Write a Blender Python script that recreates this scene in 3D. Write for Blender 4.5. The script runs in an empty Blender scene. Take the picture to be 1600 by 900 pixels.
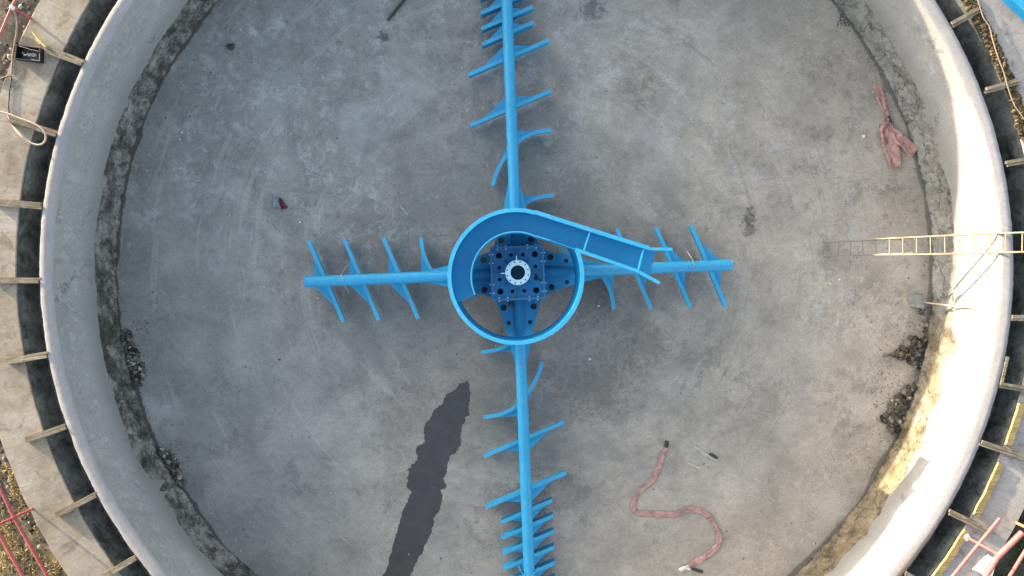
import bpy, bmesh, math, random
from mathutils import Vector, Matrix, noise as mn

random.seed(7)
PI = math.pi
S = bpy.context.scene
COL = S.collection
CAM_H, F = 16.4, 1066.67


def W(px, py, z=0.0):
    """where a point of the photograph (1600x900) stands in the place, given its height"""
    k = (CAM_H - z) / F
    return Vector(((px - 800) * k, -(py - 450) * k, z))


# ------------------------------------------------------------------ materials
class NT:
    def __init__(self, name, rough=0.8, spec=0.3):
        self.m = bpy.data.materials.new(name)
        self.m.use_nodes = True
        self.t = self.m.node_tree
        self.b = self.t.nodes['Principled BSDF']
        self.b.inputs['Roughness'].default_value = rough
        self.b.inputs['Specular IOR Level'].default_value = spec
        self.tc = self.t.nodes.new('ShaderNodeTexCoord')

    def n(self, typ, **kw):
        nd = self.t.nodes.new(typ)
        for k, v in kw.items():
            setattr(nd, k, v)
        return nd

    def link(self, a, b):
        self.t.links.new(a, b)

    def put(self, sock, v):
        if hasattr(v, 'is_linked') or hasattr(v, 'links'):
            self.link(v, sock)
        else:
            sock.default_value = v

    def P(self):
        return self.tc.outputs['Object']

    def mapping(self, vec, scale=(1, 1, 1), loc=(0, 0, 0), rot=(0, 0, 0)):
        m = self.n('ShaderNodeMapping')
        m.inputs['Scale'].default_value = scale
        m.inputs['Location'].default_value = loc
        m.inputs['Rotation'].default_value = rot
        self.link(vec, m.inputs['Vector'])
        return m.outputs['Vector']

    def noise(self, scale, detail=6, rough=0.6, dist=0.0, vec=None, color=False):
        nd = self.n('ShaderNodeTexNoise')
        nd.inputs['Scale'].default_value = scale
        nd.inputs['Detail'].default_value = detail
        nd.inputs['Roughness'].default_value = rough
        nd.inputs['Distortion'].default_value = dist
        self.link(vec if vec is not None else self.P(), nd.inputs['Vector'])
        return nd.outputs['Color' if color else 'Fac']

    def voro(self, scale, feature='F1', vec=None, out='Distance', rnd=1.0):
        nd = self.n('ShaderNodeTexVoronoi', feature=feature)
        nd.inputs['Scale'].default_value = scale
        nd.inputs['Randomness'].default_value = rnd
        self.link(vec if vec is not None else self.P(), nd.inputs['Vector'])
        return nd.outputs[out]

    def ramp(self, fac, stops, interp='LINEAR'):
        nd = self.n('ShaderNodeValToRGB')
        cr = nd.color_ramp
        cr.interpolation = interp
        while len(cr.elements) < len(stops):
            cr.elements.new(0.5)
        for e, (p, c) in zip(cr.elements, stops):
            e.position = p
            e.color = (c, c, c, 1) if not hasattr(c, '__len__') else (*c, 1)
        self.link(fac, nd.inputs['Fac'])
        return nd.outputs['Color']

    def step(self, v, a, b):
        nd = self.n('ShaderNodeMapRange')
        nd.interpolation_type = 'SMOOTHSTEP'
        nd.inputs['From Min'].default_value = a
        nd.inputs['From Max'].default_value = b
        self.link(v, nd.inputs['Value'])
        return nd.outputs['Result']

    def dstep(self, v, a, b):
        """step whose start may be a socket"""
        nd = self.n('ShaderNodeMapRange')
        nd.interpolation_type = 'SMOOTHSTEP'
        self.put(nd.inputs['From Min'], a)
        nd.inputs['From Max'].default_value = b
        self.link(v, nd.inputs['Value'])
        return nd.outputs['Result']

    def math(self, op, a, b=0.0, c=None):
        nd = self.n('ShaderNodeMath', operation=op)
        self.put(nd.inputs[0], a)
        self.put(nd.inputs[1], b)
        if c is not None:
            self.put(nd.inputs[2], c)
        return nd.outputs[0]

    def mul(self, *a):
        r = a[0]
        for x in a[1:]:
            r = self.math('MULTIPLY', r, x)
        return r

    def mix(self, fac, a, b, mode='MIX'):
        nd = self.n('ShaderNodeMix', data_type='RGBA', blend_type=mode)
        self.put(nd.inputs['Factor'], fac)
        for s, v in ((nd.inputs[6], a), (nd.inputs[7], b)):
            if isinstance(v, (tuple, list)):
                s.default_value = (*v, 1)
            else:
                self.link(v, s)
        return nd.outputs[2]

    def sep(self, vec=None):
        nd = self.n('ShaderNodeSeparateXYZ')
        self.link(vec if vec is not None else self.P(), nd.inputs[0])
        return nd.outputs

    def comb(self, x, y, z=0.0):
        nd = self.n('ShaderNodeCombineXYZ')
        self.put(nd.inputs[0], x)
        self.put(nd.inputs[1], y)
        self.put(nd.inputs[2], z)
        return nd.outputs[0]

    def polar(self, cx, cy):
        o = self.sep()
        x = self.math('SUBTRACT', o[0], cx)
        y = self.math('SUBTRACT', o[1], cy)
        r = self.math('SQRT', self.math('ADD', self.mul(x, x), self.mul(y, y)))
        th = self.math('ARCTAN2', y, x)
        return r, th, x, y

    def bump(self, h, strength=0.3, dist=0.01):
        nd = self.n('ShaderNodeBump')
        nd.inputs['Strength'].default_value = strength
        nd.inputs['Distance'].default_value = dist
        self.link(h, nd.inputs['Height'])
        self.link(nd.outputs[0], self.b.inputs['Normal'])

    def color(self, c):
        self.put(self.b.inputs['Base Color'], c if not isinstance(c, (tuple, list)) else (*c, 1))

    def rough(self, v):
        self.put(self.b.inputs['Roughness'], v)


CX, CY = 0.30, 0.47            # middle of the tank
R_FLOOR, R_IN, R_OUT, R_CH, R_SLAB = 9.80, 9.79, 10.05, 10.58, 11.48
Z_RIM, Z_SLAB = 2.32, 2.26
Z_PL, ZC, ZG = 0.87, 1.72, 2.02      # foot of the render coat, channel floor, ground outside


def mat_floor():
    t = NT('tank_floor_concrete', 0.78, 0.22)
    r, th, x, y = t.polar(CX, CY)
    P0 = t.P()
    big = t.noise(0.20, 4, 0.55, 0.3)
    mid = t.noise(0.75, 12, 0.74, 0.25)
    mid2 = t.noise(2.1, 10, 0.78, 0.35, vec=t.mapping(P0, loc=(13, 5, 2)))
    fine = t.noise(7.5, 9, 0.80, 0.25)
    grain = t.noise(42, 4, 0.8)
    gr2 = t.noise(17, 6, 0.82, 0.2, vec=t.mapping(P0, loc=(5, 5, 5)))
    col = t.ramp(mid, [(0.34, (0.205, 0.207, 0.205)), (0.5, (0.272, 0.273, 0.268)), (0.66, (0.340, 0.339, 0.330))])
    # bluer cement on one side, the sunlit wall's warm bounce tinted on the other
    side = t.step(t.math('ADD', t.math('ADD', x, t.mul(y, -0.35)), t.mul(t.math('SUBTRACT', big, 0.5), 9.0)), -9.5, 5.5)
    tint = t.ramp(side, [(0.0, (0.85, 0.885, 0.915)), (0.45, (1.01, 1.0, 0.985)), (1.0, (1.25, 1.16, 1.06))])
    col = t.mix(1.0, col, tint, 'MULTIPLY')
    # darker middle
    cx_ = t.math('ADD', t.sep()[0], 0.1)
    cy_ = t.math('SUBTRACT', t.sep()[1], 0.1)
    dd = t.math('SQRT', t.math('ADD', t.mul(cx_, cx_), t.mul(cy_, cy_)))
    dm = t.math('SUBTRACT', 1.0, t.step(t.math('ADD', dd, t.mul(t.math('SUBTRACT', mid, 0.5), 7.0)), 2.6, 6.6))
    col = t.mix(t.mul(dm, 0.46), col, (0.140, 0.137, 0.135))
    # mottling: dark scabs and pale laitance
    zone1 = t.step(t.noise(0.33, 5, 0.6, 0.3, vec=t.mapping(P0, loc=(2, 9, 5))), 0.42, 0.60)
    m1 = t.mul(t.step(mid2, 0.515, 0.585), t.math('ADD', t.mul(zone1, 0.75), 0.25))
    col = t.mix(t.mul(m1, 0.38), col, (0.115, 0.118, 0.122))
    pl = t.noise(2.0, 14, 0.84, 0.3, vec=t.mapping(P0, loc=(3, 31, 7)))
    m2 = t.mul(t.step(pl, 0.515, 0.575), t.step(t.math('ADD', t.mul(big, 1.4), t.mul(y, 0.035)), 0.62, 0.95))
    col = t.mix(t.mul(m2, 0.42), col, (0.45, 0.465, 0.49))
    # trowel and rake arcs, kept faint
    arcs = t.noise(1.0, 9, 0.75, 0.15, vec=t.comb(t.mul(r, 2.2), t.mul(th, 1.5), 0.0))
    col = t.mix(t.mul(t.step(arcs, 0.55, 0.64), t.step(r, 3.0, 5.0), 0.34), col, (0.42, 0.41, 0.395))
    a2 = t.step(t.noise(1.0, 8, 0.75, 0.15, vec=t.comb(t.mul(r, 4.2), t.mul(th, 1.3), 4.0)), 0.555, 0.62)
    zone = t.mul(t.step(r, 3.4, 4.6), t.math('SUBTRACT', 1.0, t.step(r, 6.8, 8.4)), t.step(x, 0.5, 3.0))
    col = t.mix(t.mul(a2, zone, t.math('ADD', t.mul(t.step(mid, 0.44, 0.58), 0.6), 0.4), 0.36), col, (0.15, 0.146, 0.138))
    a3 = t.noise(1.0, 6, 0.7, 0.1, vec=t.comb(t.mul(r, 13.0), t.mul(th, 0.9), 8.0))
    col = t.mix(t.mul(t.step(a3, 0.60, 0.70), zone, t.step(mid2, 0.46, 0.58), 0.26), col, (0.12, 0.118, 0.112))
    # drag marks
    for rot, lo, k in ((0.35, (1, 4, 0), 1.0), (1.0, (7, 2, 0), 0.9), (1.62, (3, 8, 0), 1.1)):
        dn = t.noise(1.0, 6, 0.7, 0.1, vec=t.mapping(P0, scale=(0.45 * k, 7.0, 1), loc=lo, rot=(0, 0, rot)))
        col = t.mix(t.mul(t.step(dn, 0.675, 0.72), 0.28), col, (0.135, 0.14, 0.15) if rot != 1.0 else (0.42, 0.43, 0.44))
    # fine dark flecks, in clusters
    fl = t.mul(t.step(fine, 0.565, 0.64), t.step(t.noise(0.6, 6, 0.65, vec=t.mapping(P0, loc=(8, 2, 0))), 0.42, 0.60))
    col = t.mix(t.mul(fl, 0.55), col, (0.09, 0.092, 0.095))
    col = t.mix(t.mul(t.step(gr2, 0.57, 0.64), t.math('ADD', t.mul(zone1, 0.5), 0.18)), col, (0.085, 0.086, 0.09))
    col = t.mix(t.mul(t.step(t.noise(13, 7, 0.82, 0.3, vec=t.mapping(P0, loc=(2, 7, 1))), 0.57, 0.66), 0.32), col, (0.42, 0.42, 0.42))
    # stains at known places
    def spot(px, py, rad, c, amt, soft=0.2):
        nonlocal col
        p = W(px, py)
        dx = t.math('SUBTRACT', t.sep()[0], p.x)
        dy = t.math('SUBTRACT', t.sep()[1], p.y)
        q = t.math('SQRT', t.math('ADD', t.mul(dx, dx), t.mul(dy, dy)))
        q = t.math('ADD', q, t.math('ADD', t.mul(t.math('SUBTRACT', fine, 0.5), rad * 3.2), t.mul(t.math('SUBTRACT', mid2, 0.5), min(1.6, rad * 5.0))))
        m = t.math('SUBTRACT', 1.0, t.step(q, rad * soft, rad))
        col = t.mix(t.mul(m, amt), col, c)
    for sp in ((1169, 342, .20, (0.075, 0.073, 0.07), .8), (1172, 362, .17, (0.09, 0.088, 0.08), .6), (600, 57, .17, (0.07, 0.072, 0.075), .8),
               (925, 14, .34, (0.10, 0.11, 0.125), .75), (432, 40, .34, (0.46, 0.47, 0.48), .6), (395, 52, .15, (0.45, 0.46, 0.47), .7),
               (247, 645, .50, (0.42, 0.44, 0.46), .7), (262, 672, .3, (0.35, 0.37, 0.39), .5), (560, 200, .8, (0.36, 0.38, 0.42), .30), (620, 150, .9, (0.35, 0.37, 0.40), .28),
               (1015, 125, .22, (0.19, 0.16, 0.10), .5), (1030, 210, .7, (0.38, 0.40, 0.43), .30), (1085, 405, .16, (0.09, 0.08, 0.08), .6), (1103, 358, .12, (0.07, 0.065, 0.06), .6),
               (652, 362, .22, (0.34, 0.35, 0.36), .35), (1310, 790, .55, (0.50, 0.48, 0.45), .65), (1340, 640, .5, (0.46, 0.44, 0.41), .5), (1395, 390, .5, (0.46, 0.43, 0.39), .5), (1415, 425, .5, (0.48, 0.45, 0.42), .55),
               (1275, 850, .6, (0.42, 0.40, 0.37), .5), (930, 600, 1.1, (0.14, 0.137, 0.13), .55), (915, 470, .9, (0.11, 0.11, 0.112), .55), (1010, 540, .8, (0.15, 0.146, 0.138), .45), (1060, 600, .5, (0.40, 0.395, 0.38), .35), (1120, 480, .45, (0.42, 0.41, 0.39), .35), (1200, 620, .6, (0.19, 0.183, 0.17), .4), (640, 330, .7, (0.14, 0.142, 0.147), .4), (900, 300, .8, (0.14, 0.14, 0.143), .35), (340, 880, .5, (0.18, 0.19, 0.21), .4)):
        spot(*sp)
    # chalky white bloom near the edge
    edge = t.step(t.math('ADD', r, t.mul(t.math('SUBTRACT', big, 0.5), 5.0)), 7.4, 9.4)
    bl = t.mul(t.step(t.noise(5.0, 10, 0.82, 0.3, vec=t.mapping(P0, loc=(1, 1, 9))), 0.53, 0.62), edge, t.step(mid2, 0.42, 0.56), t.math('ADD', t.mul(side, 0.85), 0.15))
    col = t.mix(t.mul(bl, 0.65), col, (0.55, 0.53, 0.50))
    spk = t.mul(t.step(t.noise(30, 3, 0.6), 0.655, 0.70), t.math('ADD', t.mul(edge, t.math('ADD', t.mul(side, 0.8), 0.15)), 0.10))
    col = t.mix(t.mul(spk, 0.8), col, (0.60, 0.59, 0.57))
    # dark damp line against the wall
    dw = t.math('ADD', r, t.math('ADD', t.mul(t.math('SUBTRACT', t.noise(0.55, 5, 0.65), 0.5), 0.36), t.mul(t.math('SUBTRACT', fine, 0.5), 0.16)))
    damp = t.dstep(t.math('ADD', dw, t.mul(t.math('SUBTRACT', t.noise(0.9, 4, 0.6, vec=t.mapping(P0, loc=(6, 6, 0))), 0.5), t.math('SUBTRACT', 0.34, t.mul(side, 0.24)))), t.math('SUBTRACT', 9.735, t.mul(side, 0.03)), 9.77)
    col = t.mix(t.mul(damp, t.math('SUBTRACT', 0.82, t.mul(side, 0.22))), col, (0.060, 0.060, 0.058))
    col = t.mix(1.0, col, t.ramp(grain, [(0.3, 0.66), (0.7, 1.32)]), 'MULTIPLY')
    col = t.mix(1.0, col, t.ramp(fine, [(0.3, 0.80), (0.7, 1.18)]), 'MULTIPLY')
    t.color(col)
    t.rough(t.math('SUBTRACT', 0.82, t.mul(damp, 0.3)))
    h = t.math('ADD', t.mul(mid2, 0.5), t.math('ADD', t.mul(fine, 0.5), t.mul(grain, 0.25)))
    t.bump(h, 0.4, 0.012)
    return t.m


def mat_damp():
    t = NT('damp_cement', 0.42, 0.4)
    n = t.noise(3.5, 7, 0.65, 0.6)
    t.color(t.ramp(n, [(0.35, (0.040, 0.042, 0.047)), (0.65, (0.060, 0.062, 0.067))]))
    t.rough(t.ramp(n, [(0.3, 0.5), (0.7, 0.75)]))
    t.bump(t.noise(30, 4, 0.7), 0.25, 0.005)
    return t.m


def mat_wall():
    t = NT('wall_render', 0.85, 0.2)
    r, th, x, y = t.polar(CX, CY)
    z = t.sep()[2]
    uv = t.comb(t.mul(th, 9.8), t.mul(z, 1.0), 0.0)
    n1 = t.noise(0.8, 9, 0.7, 0.3, vec=uv)
    n2 = t.noise(4.0, 10, 0.78, 0.35, vec=uv)
    n3 = t.noise(24, 5, 0.75)
    col = t.ramp(n1, [(0.3, (0.265, 0.270, 0.276)), (0.7, (0.36, 0.362, 0.367))])
    # rough float-marked band in the upper half, smoother slurry coat below
    band = t.mul(t.step(t.math('ADD', z, t.mul(t.math('SUBTRACT', n1, 0.5), 1.4)), 1.25, 1.65), t.math('SUBTRACT', 1.0, t.step(z, 2.0, 2.3)))
    col = t.mix(t.mul(t.step(n2, 0.50, 0.60), band, 0.6), col, (0.44, 0.44, 0.445))
    col = t.mix(t.mul(t.step(t.noise(8, 9, 0.8, 0.4, vec=uv), 0.555, 0.63), band, 0.7), col, (0.14, 0.142, 0.142))
    pit = t.mul(t.step(t.noise(19, 6, 0.8, 0.2, vec=uv), 0.575, 0.63), t.math('ADD', t.mul(t.step(n1, 0.44, 0.58), 0.8), 0.12))
    col = t.mix(t.mul(pit, 0.6), col, (0.115, 0.115, 0.115))
    low = t.math('SUBTRACT', 1.0, t.step(t.math('ADD', z, t.mul(t.math('SUBTRACT', n2, 0.5), 0.45)), 0.98, 1.45))
    col = t.mix(t.mul(low, 0.6), col, (0.212, 0.218, 0.213))
    stain = t.step(t.noise(1.1, 8, 0.75, 0.3, vec=t.mapping(uv, loc=(7, 3, 1), scale=(1, .6, 1))), 0.56, 0.68)
    col = t.mix(t.mul(stain, 0.35), col, (0.17, 0.178, 0.172))
    run = t.mul(t.step(t.noise(1.0, 6, 0.7, 0.1, vec=t.comb(t.mul(th, 26.0), t.mul(z, 0.35), 2.0)), 0.56, 0.66), t.step(n1, 0.42, 0.56))
    col = t.mix(t.mul(run, 0.34), col, (0.15, 0.15, 0.142))
    # hairline cracks
    wv = t.n('ShaderNodeVectorMath', operation='ADD')
    t.link(uv, wv.inputs[0])
    sc = t.n('ShaderNodeVectorMath', operation='SCALE')
    t.link(t.noise(2.2, 7, 0.7, vec=uv, color=True), sc.inputs[0])
    sc.inputs['Scale'].default_value = 0.8
    t.link(sc.outputs[0], wv.inputs[1])
    cr = t.voro(0.6, 'DISTANCE_TO_EDGE', vec=wv.outputs[0])
    crk = t.mul(t.math('SUBTRACT', 1.0, t.step(cr, 0.004, 0.012)), t.step(t.noise(0.7, 4, 0.6, vec=t.mapping(uv, loc=(5, 9, 0))), 0.52, 0.62))
    col = t.mix(t.mul(crk, 0.65), col, (0.09, 0.088, 0.085))
    # a patch where the render has flaked off white on the lower left
    p = W(170, 702, 1.35)
    q = t.n('ShaderNodeVectorMath', operation='DISTANCE')
    t.link(t.P(), q.inputs[0])
    q.inputs[1].default_value = (CX + (p.x - CX) / math.hypot(p.x - CX, p.y - CY) * 9.79, CY + (p.y - CY) / math.hypot(p.x - CX, p.y - CY) * 9.79, 1.35)
    m = t.math('SUBTRACT', 1.0, t.step(t.math('ADD', q.outputs['Value'], t.mul(t.math('SUBTRACT', n2, 0.5), 1.1)), 0.25, 0.34))
    col = t.mix(t.mul(m, t.step(n3, 0.42, 0.55), 0.75), col, (0.44, 0.46, 0.47))
    t.color(t.mix(1.0, col, t.ramp(n3, [(0.3, 0.86), (0.7, 1.11)]), 'MULTIPLY'))
    t.bump(t.math('ADD', t.mul(n2, 0.7), t.mul(n3, 0.35)), 0.5, 0.02)
    return t.m


def mat_rim():
    t = NT('rim_render', 0.85, 0.2)
    n1 = t.noise(1.1, 8, 0.7, 0.3)
    n2 = t.noise(13, 8, 0.78, 0.3)
    col = t.ramp(n1, [(0.3, (0.235, 0.237, 0.256)), (0.7, (0.325, 0.327, 0.348))])
    r, th, x, y = t.polar(CX, CY)
    ed = t.step(t.math('ADD', r, t.mul(t.math('SUBTRACT', n2, 0.5), 0.14)), R_OUT - 0.075, R_OUT + 0.0)
    rgt = t.step(x, 3.0, 6.5)
    col = t.mix(t.mul(ed, rgt, 0.8), col, (0.24, 0.19, 0.13))  # tan of grazing sunlight painted on the right outer edge
    col = t.mix(t.mul(ed, t.step(n1, 0.45, 0.6), 0.4), col, (0.25, 0.24, 0.23))
    pk = t.mul(t.step(t.noise(20, 6, 0.8), 0.56, 0.63), t.step(n1, 0.47, 0.56))
    col = t.mix(t.mul(t.step(n2, 0.52, 0.6), 0.22), col, (0.17, 0.168, 0.165))
    col = t.mix(t.mul(pk, 0.65), col, (0.16, 0.158, 0.155))
    t.color(col)
    t.bump(t.math('ADD', n2, t.mul(n1, 0.6)), 0.5, 0.02)
    return t.m


def mat_base():
    """bare rough concrete at the foot of the wall, below the render coat"""
    t = NT('bare_wall_base', 0.9, 0.2)
    r, th, x, y = t.polar(CX, CY)
    z = t.sep()[2]
    n1 = t.noise(0.9, 8, 0.72, 0.4)
    n2 = t.noise(2.3, 12, 0.8, 0.3)
    n3 = t.noise(22, 6, 0.8)
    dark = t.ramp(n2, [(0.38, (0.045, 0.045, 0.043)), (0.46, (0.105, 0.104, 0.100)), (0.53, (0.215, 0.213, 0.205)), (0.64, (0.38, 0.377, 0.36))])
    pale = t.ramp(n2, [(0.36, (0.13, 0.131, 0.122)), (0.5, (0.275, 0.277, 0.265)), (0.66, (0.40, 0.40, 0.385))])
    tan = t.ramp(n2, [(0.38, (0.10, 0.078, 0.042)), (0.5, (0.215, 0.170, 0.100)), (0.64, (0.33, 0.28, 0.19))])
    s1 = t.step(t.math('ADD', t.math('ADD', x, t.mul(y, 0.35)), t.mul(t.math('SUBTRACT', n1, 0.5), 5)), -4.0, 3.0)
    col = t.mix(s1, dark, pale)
    s2 = t.mul(t.step(t.math('SUBTRACT', t.mul(x, 0.66), t.math('ADD', t.mul(y, 0.75), t.mul(t.math('SUBTRACT', n1, 0.5), -7.0))), 7.2, 8.8), 0.85)  # tan put where the low sun warms the lower right base
    col = t.mix(s2, col, tan)
    wet = t.mul(t.step(n1, 0.53, 0.60), t.math('SUBTRACT', 0.75, t.mul(s1, 0.40)))
    col = t.mix(wet, col, (0.060, 0.059, 0.054))
    p = W(1393, 84, 0.55)
    ln = math.hypot(p.x - CX, p.y - CY)
    q = t.n('ShaderNodeVectorMath', operation='DISTANCE')
    t.link(t.P(), q.inputs[0])
    q.inputs[1].default_value = (CX + (p.x - CX) / ln * 9.8, CY + (p.y - CY) / ln * 9.8, 0.55)
    m = t.math('SUBTRACT', 1.0, t.step(t.math('ADD', q.outputs['Value'], t.mul(t.math('SUBTRACT', n2, 0.5), 1.2)), 0.28, 0.42))
    col = t.mix(t.mul(m, 0.8), col, (0.075, 0.072, 0.045))
    # dark wet joint along the very foot
    ft = t.math('SUBTRACT', 1.0, t.step(t.math('ADD', z, t.mul(t.math('SUBTRACT', n2, 0.5), 0.30)), 0.0, 0.07))
    col = t.mix(t.mul(ft, 0.7), col, (0.045, 0.045, 0.043))
    wv = t.n('ShaderNodeVectorMath', operation='ADD')
    t.link(t.comb(t.mul(th, 9.8), z, 0.0), wv.inputs[0])
    sc = t.n('ShaderNodeVectorMath', operation='SCALE')
    t.link(t.noise(2.5, 6, 0.7, color=True), sc.inputs[0])
    sc.inputs['Scale'].default_value = 0.9
    t.link(sc.outputs[0], wv.inputs[1])
    crk = t.math('SUBTRACT', 1.0, t.step(t.voro(1.3, 'DISTANCE_TO_EDGE', vec=wv.outputs[0]), 0.008, 0.03))
    col = t.mix(t.mul(crk, 0.7), col, (0.025, 0.025, 0.024))
    t.color(t.mix(1.0, col, t.ramp(n3, [(0.3, 0.68), (0.7, 1.28)]), 'MULTIPLY'))
    t.bump(t.math('ADD', n2, t.mul(n3, 0.5)), 0.9, 0.04)
    return t.m


def mat_slab():
    t = NT('walkway_concrete', 0.85, 0.2)
    r, th, x, y = t.polar(CX, CY)
    n1 = t.noise(0.9, 7, 0.65, 0.6)
    n2 = t.noise(7, 7, 0.72, 0.5)
    n3 = t.noise(45, 3, 0.7)
    left = t.ramp(n1, [(0.32, (0.20, 0.165, 0.125)), (0.5, (0.285, 0.255, 0.215)), (0.7, (0.36, 0.335, 0.30))])
    right = t.ramp(n1, [(0.3, (0.285, 0.270, 0.265)), (0.7, (0.375, 0.360, 0.350))])
    col = t.mix(t.step(x, -4, 4), left, right)
    st = t.step(t.noise(1.7, 6, 0.7, 0.8, vec=t.mapping(t.P(), loc=(4, 4, 1))), 0.56, 0.66)
    col = t.mix(t.mul(st, 0.6), col, (0.15, 0.11, 0.07))
    col = t.mix(t.mul(t.step(t.noise(1.2, 8, 0.75, 0.5, vec=t.mapping(t.P(), loc=(9, 1, 2))), 0.54, 0.62), 0.5), col, (0.21, 0.215, 0.22))
    col = t.mix(t.mul(t.step(t.noise(12, 8, 0.8, 0.4), 0.56, 0.64), 0.4), col, (0.10, 0.088, 0.075))
    # broom strokes across the walkway
    br = t.noise(1.0, 3, 0.7, vec=t.comb(t.mul(th, 260), t.mul(r, 3.0), 0))
    col = t.mix(1.0, col, t.ramp(br, [(0.3, 0.88), (0.7, 1.1)]), 'MULTIPLY')
    col = t.mix(1.0, col, t.ramp(n2, [(0.3, 0.84), (0.7, 1.12)]), 'MULTIPLY')
    # saw-cut joints
    fr = t.math('FRACT', t.math('ADD', t.mul(th, 5.73), 0.37))
    jt = t.math('SUBTRACT', 1.0, t.step(t.math('ABSOLUTE', t.math('SUBTRACT', fr, 0.5)), 0.0022, 0.0055))
    col = t.mix(t.mul(jt, 0.55), col, (0.16, 0.15, 0.14))
    t.color(col)
    t.bump(t.math('ADD', t.mul(br, 0.3), t.math('ADD', t.mul(n2, 0.6), t.mul(n3, 0.3))), 0.4, 0.012)
    return t.m


def mat_channel(name, c0, c1, red=0.0):
    t = NT(name, 0.55, 0.35)
    n1 = t.noise(2.2, 10, 0.78, 0.4)
    n2 = t.noise(9, 8, 0.78, 0.4)
    col = t.ramp(n1, [(0.38, tuple(q * 0.55 for q in c0)), (0.62, tuple(q * 1.25 for q in c1))])
    col = t.mix(t.mul(t.step(n2, 0.52, 0.6), 0.5), col, tuple(q * 0.5 for q in c0))
    col = t.mix(t.mul(t.step(n2, 0.60, 0.70), 0.5), col, (0.085, 0.088, 0.09))
    t.color(col)
    t.rough(t.ramp(n1, [(0.3, 0.35), (0.7, 0.8)]))
    t.bump(n2, 0.4, 0.02)
    return t.m


def mat_soil():
    t = NT('site_soil', 0.95, 0.1)
    n1 = t.noise(0.35, 7, 0.65, 0.6)
    n2 = t.noise(5, 8, 0.75, 0.5)
    n3 = t.noise(30, 4, 0.75)
    o = t.sep()
    col = t.ramp(n2, [(0.3, (0.06, 0.053, 0.045)), (0.55, (0.135, 0.118, 0.10)), (0.72, (0.21, 0.19, 0.16))])
    straw = t.mul(t.step(t.math('ADD', t.mul(t.math('ADD', t.mul(o[0], -0.5), t.mul(o[1], -0.9)), 1.0), t.mul(t.math('SUBTRACT', n1, 0.5), 6)), 8.4, 9.8),
                  t.step(t.mul(o[0], -1.0), 3.0, 6.0))
    col = t.mix(t.mul(straw, t.step(n2, 0.36, 0.52)), col, (0.40, 0.31, 0.16))
    green = t.mul(t.step(o[0], 6, 8), t.step(t.mul(o[1], -1.0), 2, 4))  # lower right soil darkened for the shade lying there, and tinted green
    col = t.mix(t.mul(green, 0.75), col, t.ramp(n2, [(0.35, (0.022, 0.030, 0.018)), (0.65, (0.075, 0.082, 0.05))]))
    far = t.step(t.math('SQRT', t.math('ADD', t.mul(o[0], o[0]), t.mul(o[1], o[1]))), 30, 90)
    col = t.mix(t.mul(far, 0.7), col, t.ramp(n1, [(0.35, (0.06, 0.075, 0.035)), (0.65, (0.16, 0.14, 0.08))]))
    t.color(t.mix(1.0, col, t.ramp(n3, [(0.3, 0.7), (0.7, 1.25)]), 'MULTIPLY'))
    t.bump(t.math('ADD', n2, t.mul(n3, 0.5)), 0.9, 0.05)
    return t.m


def mat_paint(name, c, rough=0.38, dust=0.35, wear=True):
    t = NT(name, rough, 0.45)
    n1 = t.noise(1.4, 6, 0.65, 0.5)
    n2 = t.noise(11, 6, 0.7, 0.5)
    c2 = tuple(min(1, x * 1.06 + 0.006) for x in c)
    c0 = tuple(x * 0.94 for x in c)
    col = t.ramp(n1, [(0.3, c0), (0.7, c2)])
    geo = t.n('ShaderNodeNewGeometry')
    nz = t.sep(geo.outputs['Normal'])[2]
    d = t.mul(t.step(n2, 0.48, 0.72), t.step(nz, 0.4, 0.95), dust)
    col = t.mix(d, col, (0.34, 0.37, 0.40))
    if wear:
        sc = t.step(t.noise(42, 3, 0.6), 0.70, 0.74)
        col = t.mix(t.mul(sc, 0.7), col, (0.06, 0.05, 0.05))
    t.color(col)
    t.rough(t.ramp(n2, [(0.3, rough - 0.06), (0.7, rough + 0.2)]))
    t.bump(n2, 0.06, 0.01)
    return t.m


def mat_wood(name, c0, c1, spots=True):
    t = NT(name, 0.85, 0.2)
    v = t.mapping(t.P(), scale=(2.0, 30, 30))
    inf = t.n('ShaderNodeObjectInfo')
    vv = t.n('ShaderNodeVectorMath', operation='ADD')
    t.link(v, vv.inputs[0])
    sc = t.n('ShaderNodeVectorMath', operation='SCALE')
    sc.inputs[0].default_value = (17, 9, 5)
    t.link(inf.outputs['Random'], sc.inputs['Scale'])
    t.link(sc.outputs[0], vv.inputs[1])
    g = t.noise(1.0, 6, 0.65, 0.6, vec=vv.outputs[0])
    col = t.ramp(g, [(0.32, c0), (0.68, c1)])
    if spots:
        b = t.step(t.noise(5, 5, 0.7), 0.55, 0.66)
        col = t.mix(t.mul(b, 0.6), col, (0.27, 0.265, 0.255))
    t.color(t.mix(1.0, col, t.ramp(inf.outputs['Random'], [(0, 0.82), (1, 1.15)]), 'MULTIPLY'))
    t.bump(g, 0.5, 0.01)
    return t.m


def mat_simple(name, c, rough=0.7, metal=0.0, var=0.25, scale=8, bump=0.2):
    t = NT(name, rough, 0.35)
    n = t.noise(scale, 6, 0.68, 0.5)
    t.color(t.ramp(n, [(0.3, tuple(x * (1 - var) for x in c)), (0.7, tuple(min(1, x * (1 + var)) for x in c))]))
    t.b.inputs['Metallic'].default_value = metal
    t.bump(n, bump, 0.01)
    return t.m


def mat_island(name, c0, c1, rough=0.9):
    t = NT(name, rough, 0.2)
    g = t.n('ShaderNodeNewGeometry')
    n = t.noise(40, 4, 0.7)
    col = t.ramp(g.outputs['Random Per Island'], [(0.0, c0), (0.75, tuple(a * .68 + b * .32 for a, b in zip(c0, c1))), (1.0, c1)])
    t.color(t.mix(1.0, col, t.ramp(n, [(0.3, 0.7), (0.7, 1.25)]), 'MULTIPLY'))
    return t.m


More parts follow.
